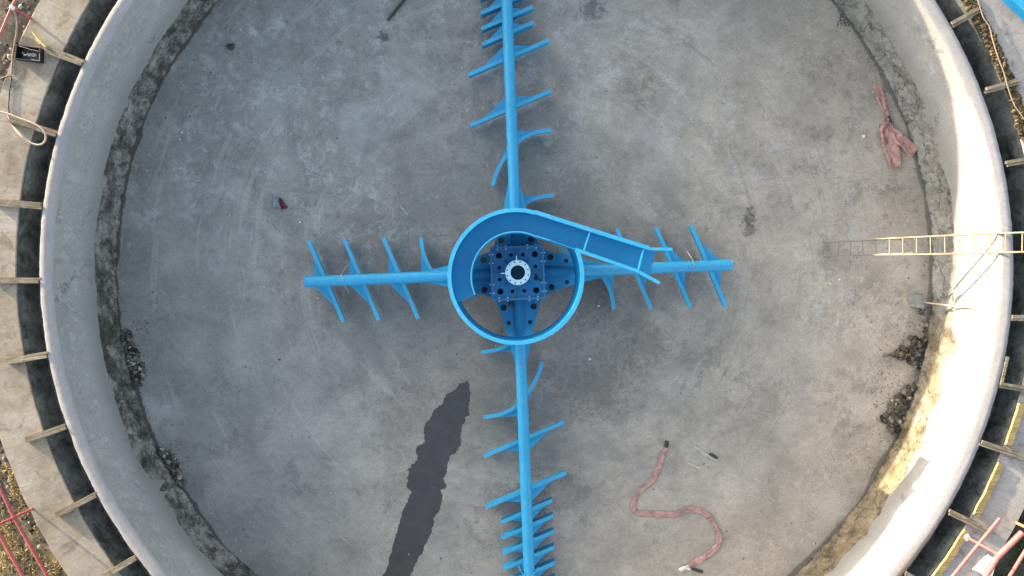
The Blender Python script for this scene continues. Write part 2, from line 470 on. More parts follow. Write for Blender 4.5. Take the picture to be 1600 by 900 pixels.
def mat_hose():
    t = NT('faded_hose_canvas', 0.85, 0.15)
    n1 = t.noise(6, 8, 0.75, 0.8)
    n2 = t.noise(26, 5, 0.75, 1.0)
    col = t.ramp(n1, [(0.36, (0.23, 0.145, 0.135)), (0.5, (0.41, 0.245, 0.23)), (0.66, (0.53, 0.365, 0.34))])
    col = t.mix(t.mul(t.step(t.noise(3.0, 5, 0.7, vec=t.mapping(t.P(), loc=(4, 2, 0))), 0.55, 0.66), 0.6), col, (0.17, 0.145, 0.135))
    col = t.mix(t.mul(t.step(t.noise(16, 6, 0.8, 0.6), 0.55, 0.64), 0.5), col, (0.20, 0.14, 0.13))
    t.color(col)
    t.bump(n2, 0.8, 0.012)
    return t.m


M = {}
M['floor'] = mat_floor()
M['damp'] = mat_damp()
M['wall'] = mat_wall()
M['rim'] = mat_rim()
M['base'] = mat_base()
M['slab'] = mat_slab()
M['chan'] = mat_channel('channel_bitumen', (0.055, 0.057, 0.063), (0.125, 0.128, 0.136))
M['chwall'] = mat_channel('channel_side_bitumen', (0.055, 0.066, 0.066), (0.14, 0.155, 0.152))
M['outwall'] = mat_channel('wall_back_bitumen', (0.05, 0.033, 0.036), (0.12, 0.085, 0.09))
M['soil'] = mat_soil()
M['blue'] = mat_paint('blue_paint', (0.016, 0.295, 0.56), 0.44, 0.22)
M['blue_in'] = mat_paint('blue_paint_clean', (0.009, 0.285, 0.56), 0.44, 0.14, False)
M['bladeblue'] = mat_paint('blade_blue_lit', (0.026, 0.33, 0.60), 0.45, 0.2)  # same blue brightened, so the light on the blade tops is in the colour
M['gusset'] = mat_paint('gusset_blue_shaded', (0.010, 0.255, 0.53), 0.42, 0.10, False)  # same blue darkened for the shade on the gussets under the pipe
M['hubshade'] = mat_paint('hub_blue_shaded', (0.008, 0.205, 0.45), 0.45, 0.10, False)  # same blue darkened to put the hub's occlusion into the colour
M['edgeblue'] = mat_paint('dusty_edge_paint', (0.055, 0.235, 0.42), 0.5, 0.25, False)
M['pale'] = mat_paint('pale_blue_flange_paint', (0.58, 0.84, 0.92), 0.45, 0.1, False)
M['wood'] = mat_wood('weathered_timber', (0.075, 0.060, 0.042), (0.31, 0.265, 0.195))
M['form'] = mat_wood('formwork_board', (0.17, 0.125, 0.05), (0.42, 0.32, 0.15), False)
M['stick'] = mat_wood('bamboo_stick', (0.42, 0.33, 0.14), (0.62, 0.52, 0.27), False)
M['laddermetal'] = mat_simple('ladder_timber', (0.30, 0.245, 0.175), 0.7, 0, 0.25, 20)
M['laddergrey'] = mat_simple('ladder_grey_timber', (0.20, 0.188, 0.172), 0.75, 0, 0.25, 20)
M['steel'] = mat_simple('shovel_steel', (0.24, 0.25, 0.25), 0.5, 0.3, 0.3, 12)
M['handle'] = mat_simple('shovel_handle_wood', (0.52, 0.43, 0.30), 0.7, 0, 0.25, 25)
M['hose'] = mat_hose()
M['rope'] = mat_simple('grey_brown_cable', (0.25, 0.21, 0.17), 0.8, 0, 0.2, 30)
M['looprope'] = mat_simple('pale_hose', (0.36, 0.30, 0.24), 0.7, 0, 0.2, 20)
M['red'] = mat_simple('red_oxide_pipe', (0.36, 0.085, 0.085), 0.55, 0, 0.35, 14)
M['pink'] = mat_simple('faded_pink_pipe', (0.40, 0.115, 0.115), 0.55, 0, 0.25, 14)
M['orange'] = mat_simple('orange_pipe', (0.55, 0.20, 0.11), 0.55, 0, 0.25, 14)
M['black'] = mat_simple('black_plastic', (0.012, 0.013, 0.014), 0.4, 0, 0.3, 10)
M['white'] = mat_simple('white_scrap', (0.72, 0.72, 0.70), 0.7, 0, 0.15, 20)
M['rock'] = mat_island('dark_rubble', (0.024, 0.024, 0.022), (0.40, 0.39, 0.365))
M['rockb'] = mat_island('brown_rubble', (0.020, 0.018, 0.014), (0.36, 0.335, 0.29))
M['grit'] = mat_island('floor_grit', (0.05, 0.05, 0.05), (0.62, 0.61, 0.59))
M['straw'] = mat_island('dry_straw', (0.20, 0.15, 0.07), (0.55, 0.44, 0.24))
M['berm'] = mat_island('dry_earth', (0.035, 0.027, 0.017), (0.23, 0.175, 0.095))
M['weed'] = mat_island('weeds', (0.03, 0.045, 0.018), (0.11, 0.13, 0.06))
M['rust'] = mat_simple('rust', (0.20, 0.07, 0.03), 0.8, 0, 0.4, 20)
M['darkmetal'] = mat_simple('dark_fitting', (0.05, 0.05, 0.048), 0.6, 0.2, 0.4, 25)
M['alu'] = mat_simple('dull_metal_scrap', (0.50, 0.50, 0.48), 0.5, 0.2, 0.2, 20)
M['magenta'] = mat_simple('crimson_foil', (0.12, 0.018, 0.035), 0.4, 0, 0.5, 30)
M['foil'] = mat_simple('blue_white_foil', (0.20, 0.26, 0.31), 0.4, 0, 0.5, 45)
M['greywire'] = mat_simple('galvanised_wire', (0.30, 0.31, 0.31), 0.5, 0.3, 0.2, 20)
M['board'] = mat_simple('sunlit_slab_pale', (0.62, 0.63, 0.66), 0.8, 0, 0.08, 3)  # pale tone of the lit walkway patch

# ------------------------------------------------------------------ objects
ROOT = {}


def tag(o, label=None, cat=None, group=None, kind=None):
    if label: o['label'] = label
    if cat: o['category'] = cat
    if group: o['group'] = group
    if kind: o['kind'] = kind
    return o


def empty(name, loc, label, cat, group=None, rz=0.0):
    o = bpy.data.objects.new(name, None)
    COL.objects.link(o)
    o.location = loc
    o.rotation_euler = (0, 0, rz)
    o.empty_display_size = 0.2
    ROOT[o.name] = Matrix.LocRotScale(Vector(loc), Matrix.Rotation(rz, 3, 'Z'), None)
    return tag(o, label, cat, group)


def obj(name, bm, mat, parent=None, smooth=False, local=False, auto=None):
    """one mesh object out of a bmesh given in world space (or in its thing's space when local)"""
    me = bpy.data.meshes.new(name)
    mtx = ROOT.get(parent.name) if parent is not None else None
    if mtx is not None and not local:
        bm.transform(mtx.inverted())
    bmesh.ops.recalc_face_normals(bm, faces=bm.faces)
    bm.to_mesh(me)
    bm.free()
    for m in (mat if isinstance(mat, list) else [mat]):
        me.materials.append(m)
    if smooth or auto:
        for p in me.polygons:
            p.use_smooth = True
        if auto:
            me.set_sharp_from_angle(angle=math.radians(auto))
    o = bpy.data.objects.new(name, me)
    COL.objects.link(o)
    if parent is not None:
        o.parent = parent
        if mtx is not None:
            ROOT[o.name] = mtx
    return o


def own(name, bm, mat, label, cat, group=None, kind=None, smooth=False, auto=None):
    """a thing that is one mesh, with its origin at its base"""
    c = Vector((0, 0, 0))
    vs = list(bm.verts)
    lo = Vector((min(v.co.x for v in vs), min(v.co.y for v in vs), min(v.co.z for v in vs)))
    hi = Vector((max(v.co.x for v in vs), max(v.co.y for v in vs), max(v.co.z for v in vs)))
    c = Vector(((lo.x + hi.x) / 2, (lo.y + hi.y) / 2, lo.z))
    bm.transform(Matrix.Translation(-c))
    o = obj(name, bm, mat, None, smooth, auto=auto)
    o.location = c
    return tag(o, label, cat, group, kind)


def prism(bm, pts, z0, z1, mi=0):
    a = [bm.verts.new((p[0], p[1], z0)) for p in pts]
    b = [bm.verts.new((p[0], p[1], z1)) for p in pts]
    n = len(pts)
    fs = [bm.faces.new(a[::-1]), bm.faces.new(b)]
    for i in range(n):
        fs.append(bm.faces.new((a[i], a[(i + 1) % n], b[(i + 1) % n], b[i])))
    for f in fs: f.material_index = mi


def box(bm, c, size, rz=0.0, mtx=None):
    m = mtx or (Matrix.Translation(Vector(c)) @ Matrix.Rotation(rz, 4, 'Z') @ Matrix.Diagonal((*size, 1)))
    bmesh.ops.create_cube(bm, size=1.0, matrix=m)


def bar(bm, a, b, w, h, up=Vector((0, 0, 1))):
    a, b = Vector(a), Vector(b)
    d = b - a
    x = d.normalized()
    y = up.cross(x).normalized()
    z = x.cross(y)
    m = Matrix(((x.x, y.x, z.x, 0), (x.y, y.y, z.y, 0), (x.z, y.z, z.z, 0), (0, 0, 0, 1)))
    m = Matrix.Translation((a + b) / 2) @ m @ Matrix.Diagonal((d.length, w, h, 1))
    bmesh.ops.create_cube(bm, size=1.0, matrix=m)


def tube(bm, pts, r, seg=10, cap=True, rad=None):
    pts = [Vector(p) for p in pts]
    rings = []
    n = len(pts)
    prev = None
    for i, p in enumerate(pts):
        d = (pts[min(i + 1, n - 1)] - pts[max(i - 1, 0)]).normalized()
        ref = prev if prev is not None else (Vector((0, 0, 1)) if abs(d.z) < 0.9 else Vector((1, 0, 0)))
        u = (ref - d * ref.dot(d)).normalized()
        prev = u
        v = d.cross(u)
        rr = rad[i] if rad else r
        rings.append([bm.verts.new(p + (u * math.cos(2 * PI * k / seg) + v * math.sin(2 * PI * k / seg)) * rr) for k in range(seg)])
    for a, b in zip(rings, rings[1:]):
        for k in range(seg):
            bm.faces.new((a[k], a[(k + 1) % seg], b[(k + 1) % seg], b[k]))
    if cap:
        bm.faces.new(rings[0][::-1])
        bm.faces.new(rings[-1])


def cyl(bm, c, r, z0, z1, seg=24):
    prism(bm, [(c[0] + r * math.cos(2 * PI * k / seg), c[1] + r * math.sin(2 * PI * k / seg)) for k in range(seg)], z0, z1)


def lathe(bm, prof, c, n=360, a0=0.0, a1=2 * PI, closed_prof=True, cap=False, jit=None):
    """revolve (r, z) points round a vertical axis; jit(i, j, angle, r, z) -> (r, z)"""
    full = abs(a1 - a0 - 2 * PI) < 1e-6
    cnt = n if full else n + 1
    rings = []
    for i in range(cnt):
        a = a0 + (a1 - a0) * i / n
        row = []
        for j, (r, z) in enumerate(prof):
            if jit: r, z = jit(i, j, a, r, z)
            row.append(bm.verts.new((c[0] + r * math.cos(a), c[1] + r * math.sin(a), z)))
        rings.append(row)
    m = len(prof)
    for i in range(n if full else n):
        A, B = rings[i], rings[(i + 1) % cnt]
        for j in range(m if closed_prof else m - 1):
            bm.faces.new((A[j], B[j], B[(j + 1) % m], A[(j + 1) % m]))
    if not full and closed_prof:
        bm.faces.new(rings[0])
        bm.faces.new(rings[-1][::-1])


def smoothpath(pts, sub=6):
    """Catmull-Rom through the points"""
    pts = [Vector(p) for p in pts]
    out = []
    for i in range(len(pts) - 1):
        p0, p1, p2, p3 = pts[max(i - 1, 0)], pts[i], pts[i + 1], pts[min(i + 2, len(pts) - 1)]
        for k in range(sub):
            t = k / sub
            out.append(0.5 * ((2 * p1) + (p2 - p0) * t + (2 * p0 - 5 * p1 + 4 * p2 - p3) * t * t + (3 * p1 - p0 - 3 * p2 + p3) * t ** 3))
    out.append(pts[-1])
    return out


def wallstrip(bm, pts, t, z0, z1):
    """a thin upright plate following a plan path"""
    n = len(pts)
    L, R = [], []
    for i in range(n):
        a, b = Vector(pts[max(i - 1, 0)][:2]), Vector(pts[min(i + 1, n - 1)][:2])
        d = (b - a).normalized()
        nn = Vector((-d.y, d.x)) * t / 2
        p = Vector(pts[i][:2])
        L.append(p + nn); R.append(p - nn)
    va = [[bm.verts.new((p.x, p.y, z)) for p in L] for z in (z0, z1)]
    vb = [[bm.verts.new((p.x, p.y, z)) for p in R] for z in (z0, z1)]
    for i in range(n - 1):
        bm.faces.new((va[0][i], va[0][i + 1], va[1][i + 1], va[1][i]))
        bm.faces.new((vb[0][i], vb[1][i], vb[1][i + 1], vb[0][i + 1]))
        bm.faces.new((va[1][i], va[1][i + 1], vb[1][i + 1], vb[1][i]))
        bm.faces.new((va[0][i], vb[0][i], vb[0][i + 1], va[0][i + 1]))
    for i in (0, n - 1):
        bm.faces.new((va[0][i], va[1][i], vb[1][i], vb[0][i]))


def holed(bm, outer, holes, z, t, seg=18):
    """flat plate with round holes cut through, thickness t below z"""
    edges = []
    def loop(ps):
        vs = [bm.verts.new((p[0], p[1], z)) for p in ps]
        for i in range(len(vs)):
            edges.append(bm.edges.new((vs[i], vs[(i + 1) % len(vs)])))
    loop(outer)
    for hx, hy, hr in holes:
        loop([(hx + hr * math.cos(2 * PI * k / seg), hy + hr * math.sin(2 * PI * k / seg)) for k in range(seg)])
    res = bmesh.ops.triangle_fill(bm, edges=edges, use_beauty=True)
    fs = [g for g in res['geom'] if isinstance(g, bmesh.types.BMFace)]
    ex = bmesh.ops.extrude_face_region(bm, geom=fs)
    bmesh.ops.translate(bm, vec=(0, 0, -t), verts=[g for g in ex['geom'] if isinstance(g, bmesh.types.BMVert)])


def rock(bm, c, r, seed):
    rnd = random.Random(seed)
    res = bmesh.ops.create_icosphere(bm, subdivisions=1, radius=r)
    sx, sy, sz = rnd.uniform(.7, 1.3), rnd.uniform(.7, 1.3), rnd.uniform(.5, .85)
    rot = Matrix.Rotation(rnd.uniform(0, 6.28), 3, 'Z') @ Matrix.Rotation(rnd.uniform(-.5, .5), 3, 'X')
    for v in res['verts']:
        p = v.co * rnd.uniform(0.72, 1.18)
        v.co = rot @ Vector((p.x * sx, p.y * sy, p.z * sz)) + Vector(c)


def fn(x, y, z=0.0, s=1.0):
    return mn.noise(Vector((x * s, y * s, z)))


# ================================================================== the setting
C = (CX, CY)
# tank floor
bm = bmesh.new()
rings = [0.0, 2, 4, 6, 8, 9, R_IN + 0.06]
prev = [bm.verts.new((CX, CY, 0))]
for r in rings[1:]:
    cur = [bm.verts.new((CX + r * math.cos(2 * PI * k / 180), CY + r * math.sin(2 * PI * k / 180), 0)) for k in range(180)]
    for k in range(180):
        if len(prev) == 1:
            bm.faces.new((prev[0], cur[k], cur[(k + 1) % 180]))
        else:
            bm.faces.new((prev[k], cur[k], cur[(k + 1) % 180], prev[(k + 1) % 180]))
    prev = cur
o = obj('floor', bm, M['floor']); tag(o, kind='structure')

# damp streak on the floor
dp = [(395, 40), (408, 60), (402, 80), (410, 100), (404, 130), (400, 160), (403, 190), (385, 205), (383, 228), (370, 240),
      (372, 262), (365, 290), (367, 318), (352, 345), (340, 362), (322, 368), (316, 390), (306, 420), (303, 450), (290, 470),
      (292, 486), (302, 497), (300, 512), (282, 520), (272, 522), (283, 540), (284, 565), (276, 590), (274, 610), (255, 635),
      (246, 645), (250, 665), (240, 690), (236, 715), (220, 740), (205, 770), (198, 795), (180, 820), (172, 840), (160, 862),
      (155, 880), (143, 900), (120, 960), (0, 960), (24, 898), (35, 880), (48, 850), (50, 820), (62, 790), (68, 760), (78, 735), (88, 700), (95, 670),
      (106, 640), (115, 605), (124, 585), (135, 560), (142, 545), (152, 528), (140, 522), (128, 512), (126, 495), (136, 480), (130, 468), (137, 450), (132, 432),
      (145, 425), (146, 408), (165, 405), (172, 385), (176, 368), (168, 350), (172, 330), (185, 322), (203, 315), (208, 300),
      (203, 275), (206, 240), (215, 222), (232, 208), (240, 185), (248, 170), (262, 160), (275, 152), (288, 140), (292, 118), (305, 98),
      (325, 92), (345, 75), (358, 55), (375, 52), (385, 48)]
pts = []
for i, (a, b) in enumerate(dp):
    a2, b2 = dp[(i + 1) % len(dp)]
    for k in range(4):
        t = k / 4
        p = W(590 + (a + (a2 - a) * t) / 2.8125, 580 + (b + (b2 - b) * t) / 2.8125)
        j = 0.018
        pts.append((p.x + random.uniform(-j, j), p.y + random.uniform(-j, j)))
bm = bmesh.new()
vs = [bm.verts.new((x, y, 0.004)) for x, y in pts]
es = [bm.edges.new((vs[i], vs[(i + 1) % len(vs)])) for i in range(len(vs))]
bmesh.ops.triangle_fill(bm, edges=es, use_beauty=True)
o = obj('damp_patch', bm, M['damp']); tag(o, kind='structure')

# tank wall: one thing = wall face, rim, footing
TW = empty('tank_wall', (CX, CY, 0), 'round grey rendered concrete wall of the tank, sunlit on its right side', 'wall')


def jw(i, j, a, r, z):
    d = 0.022 * fn(math.cos(a) * 5, math.sin(a) * 5, z * 1.3) + 0.008 * fn(math.cos(a) * 30, math.sin(a) * 30, z * 6)
    return r + d, z


def foot_z(a):
    """ragged lower edge of the render coat"""
    ca, sa = math.cos(a), math.sin(a)
    z = Z_PL + 0.10 * fn(ca * 8, sa * 8, 4) + 0.06 * fn(ca * 26, sa * 26, 6) + 0.03 * fn(ca * 80, sa * 80, 6) + 0.015 * fn(ca * 220, sa * 220, 6)
    lo = math.exp(-((((a - D(-27)) + PI) % (2 * PI) - PI) / 0.28) ** 2)
    z += lo * (0.16 * max(0, fn(ca * 30, sa * 30, 11)) + 0.10 * max(0, fn(ca * 75, sa * 75, 12)))
    for ga, gw, dep in ((D(-10.5), 0.022, 0.30), (D(-17), 0.03, 0.16), (D(210.5), 0.010, -0.45), (D(212), 0.006, -0.3), (D(214.5), 0.012, -0.14)):
        z += dep * math.exp(-((((a - ga) + PI) % (2 * PI) - PI) / gw) ** 2)
    return max(0.12, z)


D = math.radians
bm = bmesh.new()
NA, NZ = 1080, 12
rows = []
for i in range(NA):
    a = 2 * PI * i / NA
    z0 = foot_z(a)
    row = []
    rr_, zz_ = jw(0, 0, a, R_IN + 0.045, z0)
    row.append(bm.verts.new((CX + rr_ * math.cos(a), CY + rr_ * math.sin(a), z0 - 0.004)))
    for j in range(NZ + 1):
        z = z0 + (Z_RIM - 0.045 - z0) * j / NZ
        rr_, _ = jw(0, j, a, R_IN + (0.006 if j == 0 else 0), z)
        row.append(bm.verts.new((CX + rr_ * math.cos(a), CY + rr_ * math.sin(a), z)))
    rows.append(row)
for i in range(NA):
    A_, B_ = rows[i], rows[(i + 1) % NA]
    for j in range(len(A_) - 1):
        bm.faces.new((A_[j], B_[j], B_[j + 1], A_[j + 1]))
obj('render_coat', bm, M['wall'], TW, auto=50)
bm = bmesh.new()
rows = []
for i in range(1440):
    a = 2 * PI * i / 1440
    ca, sa = math.cos(a), math.sin(a)
    row = []
    for j in range(17):
        z = -0.06 + 1.36 * j / 16
        r = R_IN + 0.040 + 0.022 * fn(ca * 5, sa * 5, z * 1.3) + 0.020 * fn(ca * 22, sa * 22, z * 2.5) + 0.016 * fn(ca * 60, sa * 60, z * 6) + 0.010 * fn(ca * 140, sa * 140, z * 14)
        r -= 0.05 * max(0, 0.16 - z) / 0.16 * (0.6 + 0.8 * fn(ca * 14, sa * 14, 3))
        row.append(bm.verts.new((CX + r * ca, CY + r * sa, z)))
    rows.append(row)
for i in range(1440):
    A_, B_ = rows[i], rows[(i + 1) % 1440]
    for j in range(16):
        bm.faces.new((A_[j], B_[j], B_[j + 1], A_[j + 1]))
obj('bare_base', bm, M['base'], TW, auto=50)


def jr(i, j, a, r, z):
    ca, sa = math.cos(a), math.sin(a)
    d = 0.012 * fn(ca * 40, sa * 40, 3) + 0.009 * fn(ca * 130, sa * 130, 9)
    if j == 0:
        return jw(i, j, a, r, z)
    if j >= 4:
        return r + d, z + 0.008 * fn(ca * 90, sa * 90, 5) * (1 if j < 6 else 0)
    return r + d * 0.3, z + 0.006 * fn(ca * 60, sa * 60, j * 2.3)


bm = bmesh.new()
lathe(bm, [(R_IN, Z_RIM - 0.045), (R_IN + 0.008, Z_RIM - 0.036), (R_IN + 0.07, Z_RIM - 0.020), (R_IN + 0.15, Z_RIM - 0.004),
           (R_OUT - 0.02, Z_RIM + 0.006), (R_OUT, Z_RIM - 0.012), (R_OUT, ZC + 0.35)], C, 900, closed_prof=False, jit=jr)
obj('rim', bm, M['rim'], TW, smooth=True)
bm = bmesh.new()
lathe(bm, [(R_OUT - 0.003, ZC + 0.35), (R_OUT - 0.003, ZC - 0.2)], C, 360, closed_prof=False)
obj('wall_back', bm, M['outwall'], TW, smooth=True)

# overflow channel round the tank
bm = bmesh.new()
zc = ZC
lathe(bm, [(R_OUT - 0.05, zc), (R_OUT + 0.15, zc - 0.01), (R_CH - 0.12, zc), (R_CH + 0.05, zc + 0.02)], C, 360, closed_prof=False,
      jit=lambda i, j, a, r, z: (r, z + 0.015 * fn(math.cos(a) * 20, math.sin(a) * 20, j)))
o = obj('channel_floor', bm, M['chan'], smooth=True); tag(o, kind='structure')

# walkway slab and the channel side under it
bm = bmesh.new()


def js(i, j, a, r, z):
    ca, sa = math.cos(a), math.sin(a)
    return r + 0.012 * fn(ca * 35, sa * 35, 3 + j // 2) + 0.006 * fn(ca * 110, sa * 110, 3), z


lathe(bm, [(R_CH, Z_SLAB - 0.09), (R_CH, Z_SLAB - 0.008), (R_CH + 0.012, Z_SLAB), (R_SLAB - 0.012, Z_SLAB), (R_SLAB, Z_SLAB - 0.012), (R_SLAB, ZG - 0.3)], C, 720, closed_prof=False, jit=js)
o = obj('walkway', bm, M['slab']); tag(o, kind='structure')
bm = bmesh.new()
lathe(bm, [(R_CH - 0.02, Z_SLAB - 0.03), (R_CH - 0.035, Z_SLAB - 0.10), (R_CH - 0.09, ZC - 0.03)], C, 360, closed_prof=False, jit=js)
CS = obj('channel_side', bm, M['chwall'], smooth=True)
tag(CS, kind='structure')

# ground out to the horizon
bm = bmesh.new()
rr = [R_SLAB - 0.02] + [R_SLAB + q for q in (.08, .18, .28, .43, .58, .78, .98, 1.23, 1.48, 1.78, 2.2, 3.0, 4.5, 7.0)] + [ 24, 32, 45, 70, 120, 220, 400, 900]
NG = 900
prev = None
for r in rr:
    cur = []
    for k in range(NG):
        a = 2 * PI * k / NG
        x, y = CX + r * math.cos(a), CY + r * math.sin(a)
        amp = 1.0 if r < 20 else 0.4
        z = ZG + amp * (0.06 * fn(x, y, 0, 0.9) + 0.035 * fn(x, y, 3, 3.2) + 0.02 * fn(x, y, 5, 8))
        cur.append(bm.verts.new((x, y, z)))
    if prev:
        for k in range(NG):
            bm.faces.new((prev[k], cur[k], cur[(k + 1) % NG], prev[(k + 1) % NG]))
    prev = cur
o = obj('ground', bm, M['soil'], auto=60); tag(o, kind='structure')

# unseen soil heap added past the top edge to shade the upper right wall
bm = bmesh.new()
NH, MH = 90, 14
g = []
for i in range(NH + 1):
    a = math.radians(68 + 56 * i / NH)
    e = min(1, i / 14, (NH - i) / 38)
    e = e * e * (3 - 2 * e)
    row = []
    for j in range(MH + 1):
        t = j / MH
        r = R_SLAB + 0.10 + 4.2 * t
        x, y = CX + r * math.cos(a), CY + r * math.sin(a)
        h = math.sin(PI * min(1, t)) ** 0.8 * 1.55 * e * (1 + 0.10 * fn(x, y, 4, 0.8)) + 0.05 * fn(x, y, 6, 3) * (0 < j < MH)
        row.append(bm.verts.new((x, y, ZG - 0.08 + h)))
    g.append(row)
for i in range(NH):
    for j in range(MH):
        bm.faces.new((g[i][j], g[i + 1][j], g[i + 1][j + 1], g[i][j + 1]))
o = obj('shade_heap', bm, M['soil'], auto=60); tag(o, kind='structure')

# ================================================================== the rake
RC = Vector((0.125, 0.335, 0.0))
ROTZ = math.radians(2.25)
RAKE = empty('rake_mechanism', RC, 'blue painted steel rake with four pipe arms and curved blades standing on the tank floor', 'rake', rz=ROTZ)
ZP, RP = 0.75, 0.128           # pipe centre height and radius


def arm_frame(k):
    """local (u outward, v to the side) of arm k in the rake's own space"""
    ang = k * PI / 2
    u = Vector((math.cos(ang), math.sin(ang)))
    return u, Vector((u.y, -u.x))          # v: clockwise from outward seen from above


BW, BT, BZ0, BZ1 = 0.086, 0.016, 0.06, 0.46


def blade_mesh(path, u, v):
    """scraper plate with a flat top bar, along a plan path of (u, v) points"""
    bm = bmesh.new()
    n = len(path)
    rows = []
    for i in range(n):
        a, b = Vector(path[max(i - 1, 0)]), Vector(path[min(i + 1, n - 1)])
        d = (b - a).normalized()
        nn = Vector((-d.y, d.x))
        row = []
        for off, z in ((-BW / 2, BZ1), (-BW / 2, BZ1 - 0.014), (-BT / 2, BZ1 - 0.014), (-BT / 2 - 0.03, BZ0), (BT / 2 - 0.03, BZ0), (BT / 2, BZ1 - 0.014), (BW / 2, BZ1 - 0.014), (BW / 2, BZ1)):
            q = Vector(path[i]) + nn * off
            w = u * q.x + v * q.y
            row.append(bm.verts.new((w.x, w.y, z)))
        rows.append(row)
    for A, B in zip(rows, rows[1:]):
        for j in range(8):
            bm.faces.new((A[j], B[j], B[(j + 1) % 8], A[(j + 1) % 8]))
    bm.faces.new(rows[0]); bm.faces.new(rows[-1][::-1])
    return bm


def gusset_mesh(poly, u, v, z=0.425, t=0.014):
    bm = bmesh.new()
    pts = [(u * a + v * b) for a, b in poly]
    prism(bm, [(p.x, p.y) for p in pts], z - t, z)
    return bm


TAN = math.tan(math.radians(21))


def straight(k, arm, u0, half, uo):
    u, v = arm_frame(k)
    path = [(u0 + TAN * s, s) for s in [half * q for q in (-1, -.5, 0, .5, 1)]]
    b = obj('scraper_blade', blade_mesh(path, u, v), M['bladeblue'], arm, local=True)
    g1 = min(0.58, half * 0.74)
    obj('gusset', gusset_mesh([(u0 + TAN * 0.09, 0.09), (u0 + TAN * g1 + 0.065, 0.09), (u0 + TAN * g1 + 0.035, g1)], u, v, 0.415), M['gusset'], arm, local=True)
    obj('gusset', gusset_mesh([(u0 - TAN * 0.09, -0.09), (u0 - TAN * (g1 + .08) + .01, -(g1 + .08)), (u0 + min(.30, half * .36), -0.09)], u, v, 0.435), M['gusset'], arm, local=True)


def curved(k, arm, u0):
    u, v = arm_frame(k)
    path = [(u0 - 0.86, -0.50), (u0 - 0.62, -0.42), (u0 - 0.38, -0.30), (u0 - 0.17, -0.15), (u0, 0.0),
            (u0 + 0.16, 0.16), (u0 + 0.27, 0.36), (u0 + 0.345, 0.60), (u0 + 0.38, 0.92)]
    path = [tuple(p[:2]) for p in smoothpath([(a, b, 0) for a, b in path], 4)]
    obj('scraper_blade', blade_mesh(path, u, v), M['bladeblue'], arm, local=True, auto=40)
    r = [p for p in path if p[1] >= 0.10 and p[1] <= 0.66]
    obj('gusset', gusset_mesh(r + [(r[-1][0] - 0.0, 0.10)] if False else r + [(u0 + 0.395, 0.62), (u0 + 0.40, 0.10)], u, v, 0.415), M['gusset'], arm, local=True)
    l = [p for p in path if p[1] <= -0.11 and p[1] >= -0.40]
    obj('gusset', gusset_mesh([(p[0], p[1]) for p in l] + [(u0 + 0.10, -0.11)], u, v, 0.435), M['gusset'], arm, local=True)


for k in range(4):
    u, v = arm_frame(k)
    longarm = k in (1, 3)
    L = 9.2 if longarm else (4.90 if k == 0 else 4.86)
    bm = bmesh.new()
    a, e = u * 0.40, u * L
    n = 2
    tube(bm, [(a.x, a.y, ZP), (e.x, e.y, ZP)], RP, 28)
    arm = obj('rake_arm', bm, M['blue'], RAKE, local=True, auto=40)
    if not longarm:
        # pipe-end collar and weld seam
        for uu, rr_, ll in ((L - 0.008, RP + 0.006, 0.016), (3.62, RP + 0.003, 0.02)):
            bm = bmesh.new()
            p, q = u * (uu - ll / 2), u * (uu + ll / 2)
            tube(bm, [(p.x, p.y, ZP), (q.x, q.y, ZP)], rr_, 28)
            obj('weld_ring', bm, M['blue'], arm, local=True, auto=40)
        curved(k, arm, 1.84)
        for uu in (2.73, 3.645, 4.475):
            straight(k, arm, uu, 0.96, 0)
    else:
        curved(k, arm, 1.42)
        curved(k, arm, 2.94)
        for uu, h in ((3.87, 0.96), (5.06, 0.96)):
            straight(k, arm, uu, 0.96, 0)
        uu = 5.62 if k == 1 else 5.56
        while uu < 9.0:
            straight(k, arm, uu, 0.61, 0)
            uu += 0.365
    # tapered plate joining the arm to the hub, with four holes
    bm = bmesh.new()
    outer = [(0.50, -0.53), (0.62, -0.52), (1.30, -0.305), (2.0, -0.15), (2.0, 0.15), (1.30, 0.305), (0.62, 0.52), (0.50, 0.53)]
    T = lambda p: tuple(u * p[0] + v * p[1])
    holed(bm, [T(p) for p in outer], [(*T((0.77, s * 0.345)), 0.072) for s in (-1, 1)] + [(*T((1.13, s * 0.245)), 0.05) for s in (-1, 1)], 0.742, 0.02)
    obj('root_plate', bm, M['blue_in'], arm, local=True)
    bm = bmesh.new()
    prism(bm, [T((p[0], p[1] * 0.985)) for p in outer], 0.60, 0.615)
    obj('hole_shade_plate', bm, M['darkmetal'], arm, local=True)  # dark plate added below so the holes above read as shaded

# loose tie wires wrapped round the two short arms
for pts in ([(540, 416), (532, 432), (538, 436), (536, 441), (545, 457)], [(1074, 393), (1083, 407), (1085, 414), (1085, 422), (1078, 436)]):
    zz = [0.62, ZP + RP * .7, ZP + RP + 0.01, ZP + RP * .7, 0.6]
    bm = bmesh.new()
    tube(bm, [W(x, y, z) for (x, y), z in zip(pts, zz)], 0.010, 6)
    obj('tie_rod', bm, M['greywire'], RAKE)
for pts in ([(810, 884), (814, 893), (820, 902)], [(840, 886), (835, 894), (829, 903)]):
    bm = bmesh.new()
    tube(bm, [W(x, y, z) for (x, y), z in zip(pts, (0.66, 0.86, 0.90))], 0.012, 6)
    obj('tie_rod', bm, M['blue'], RAKE)

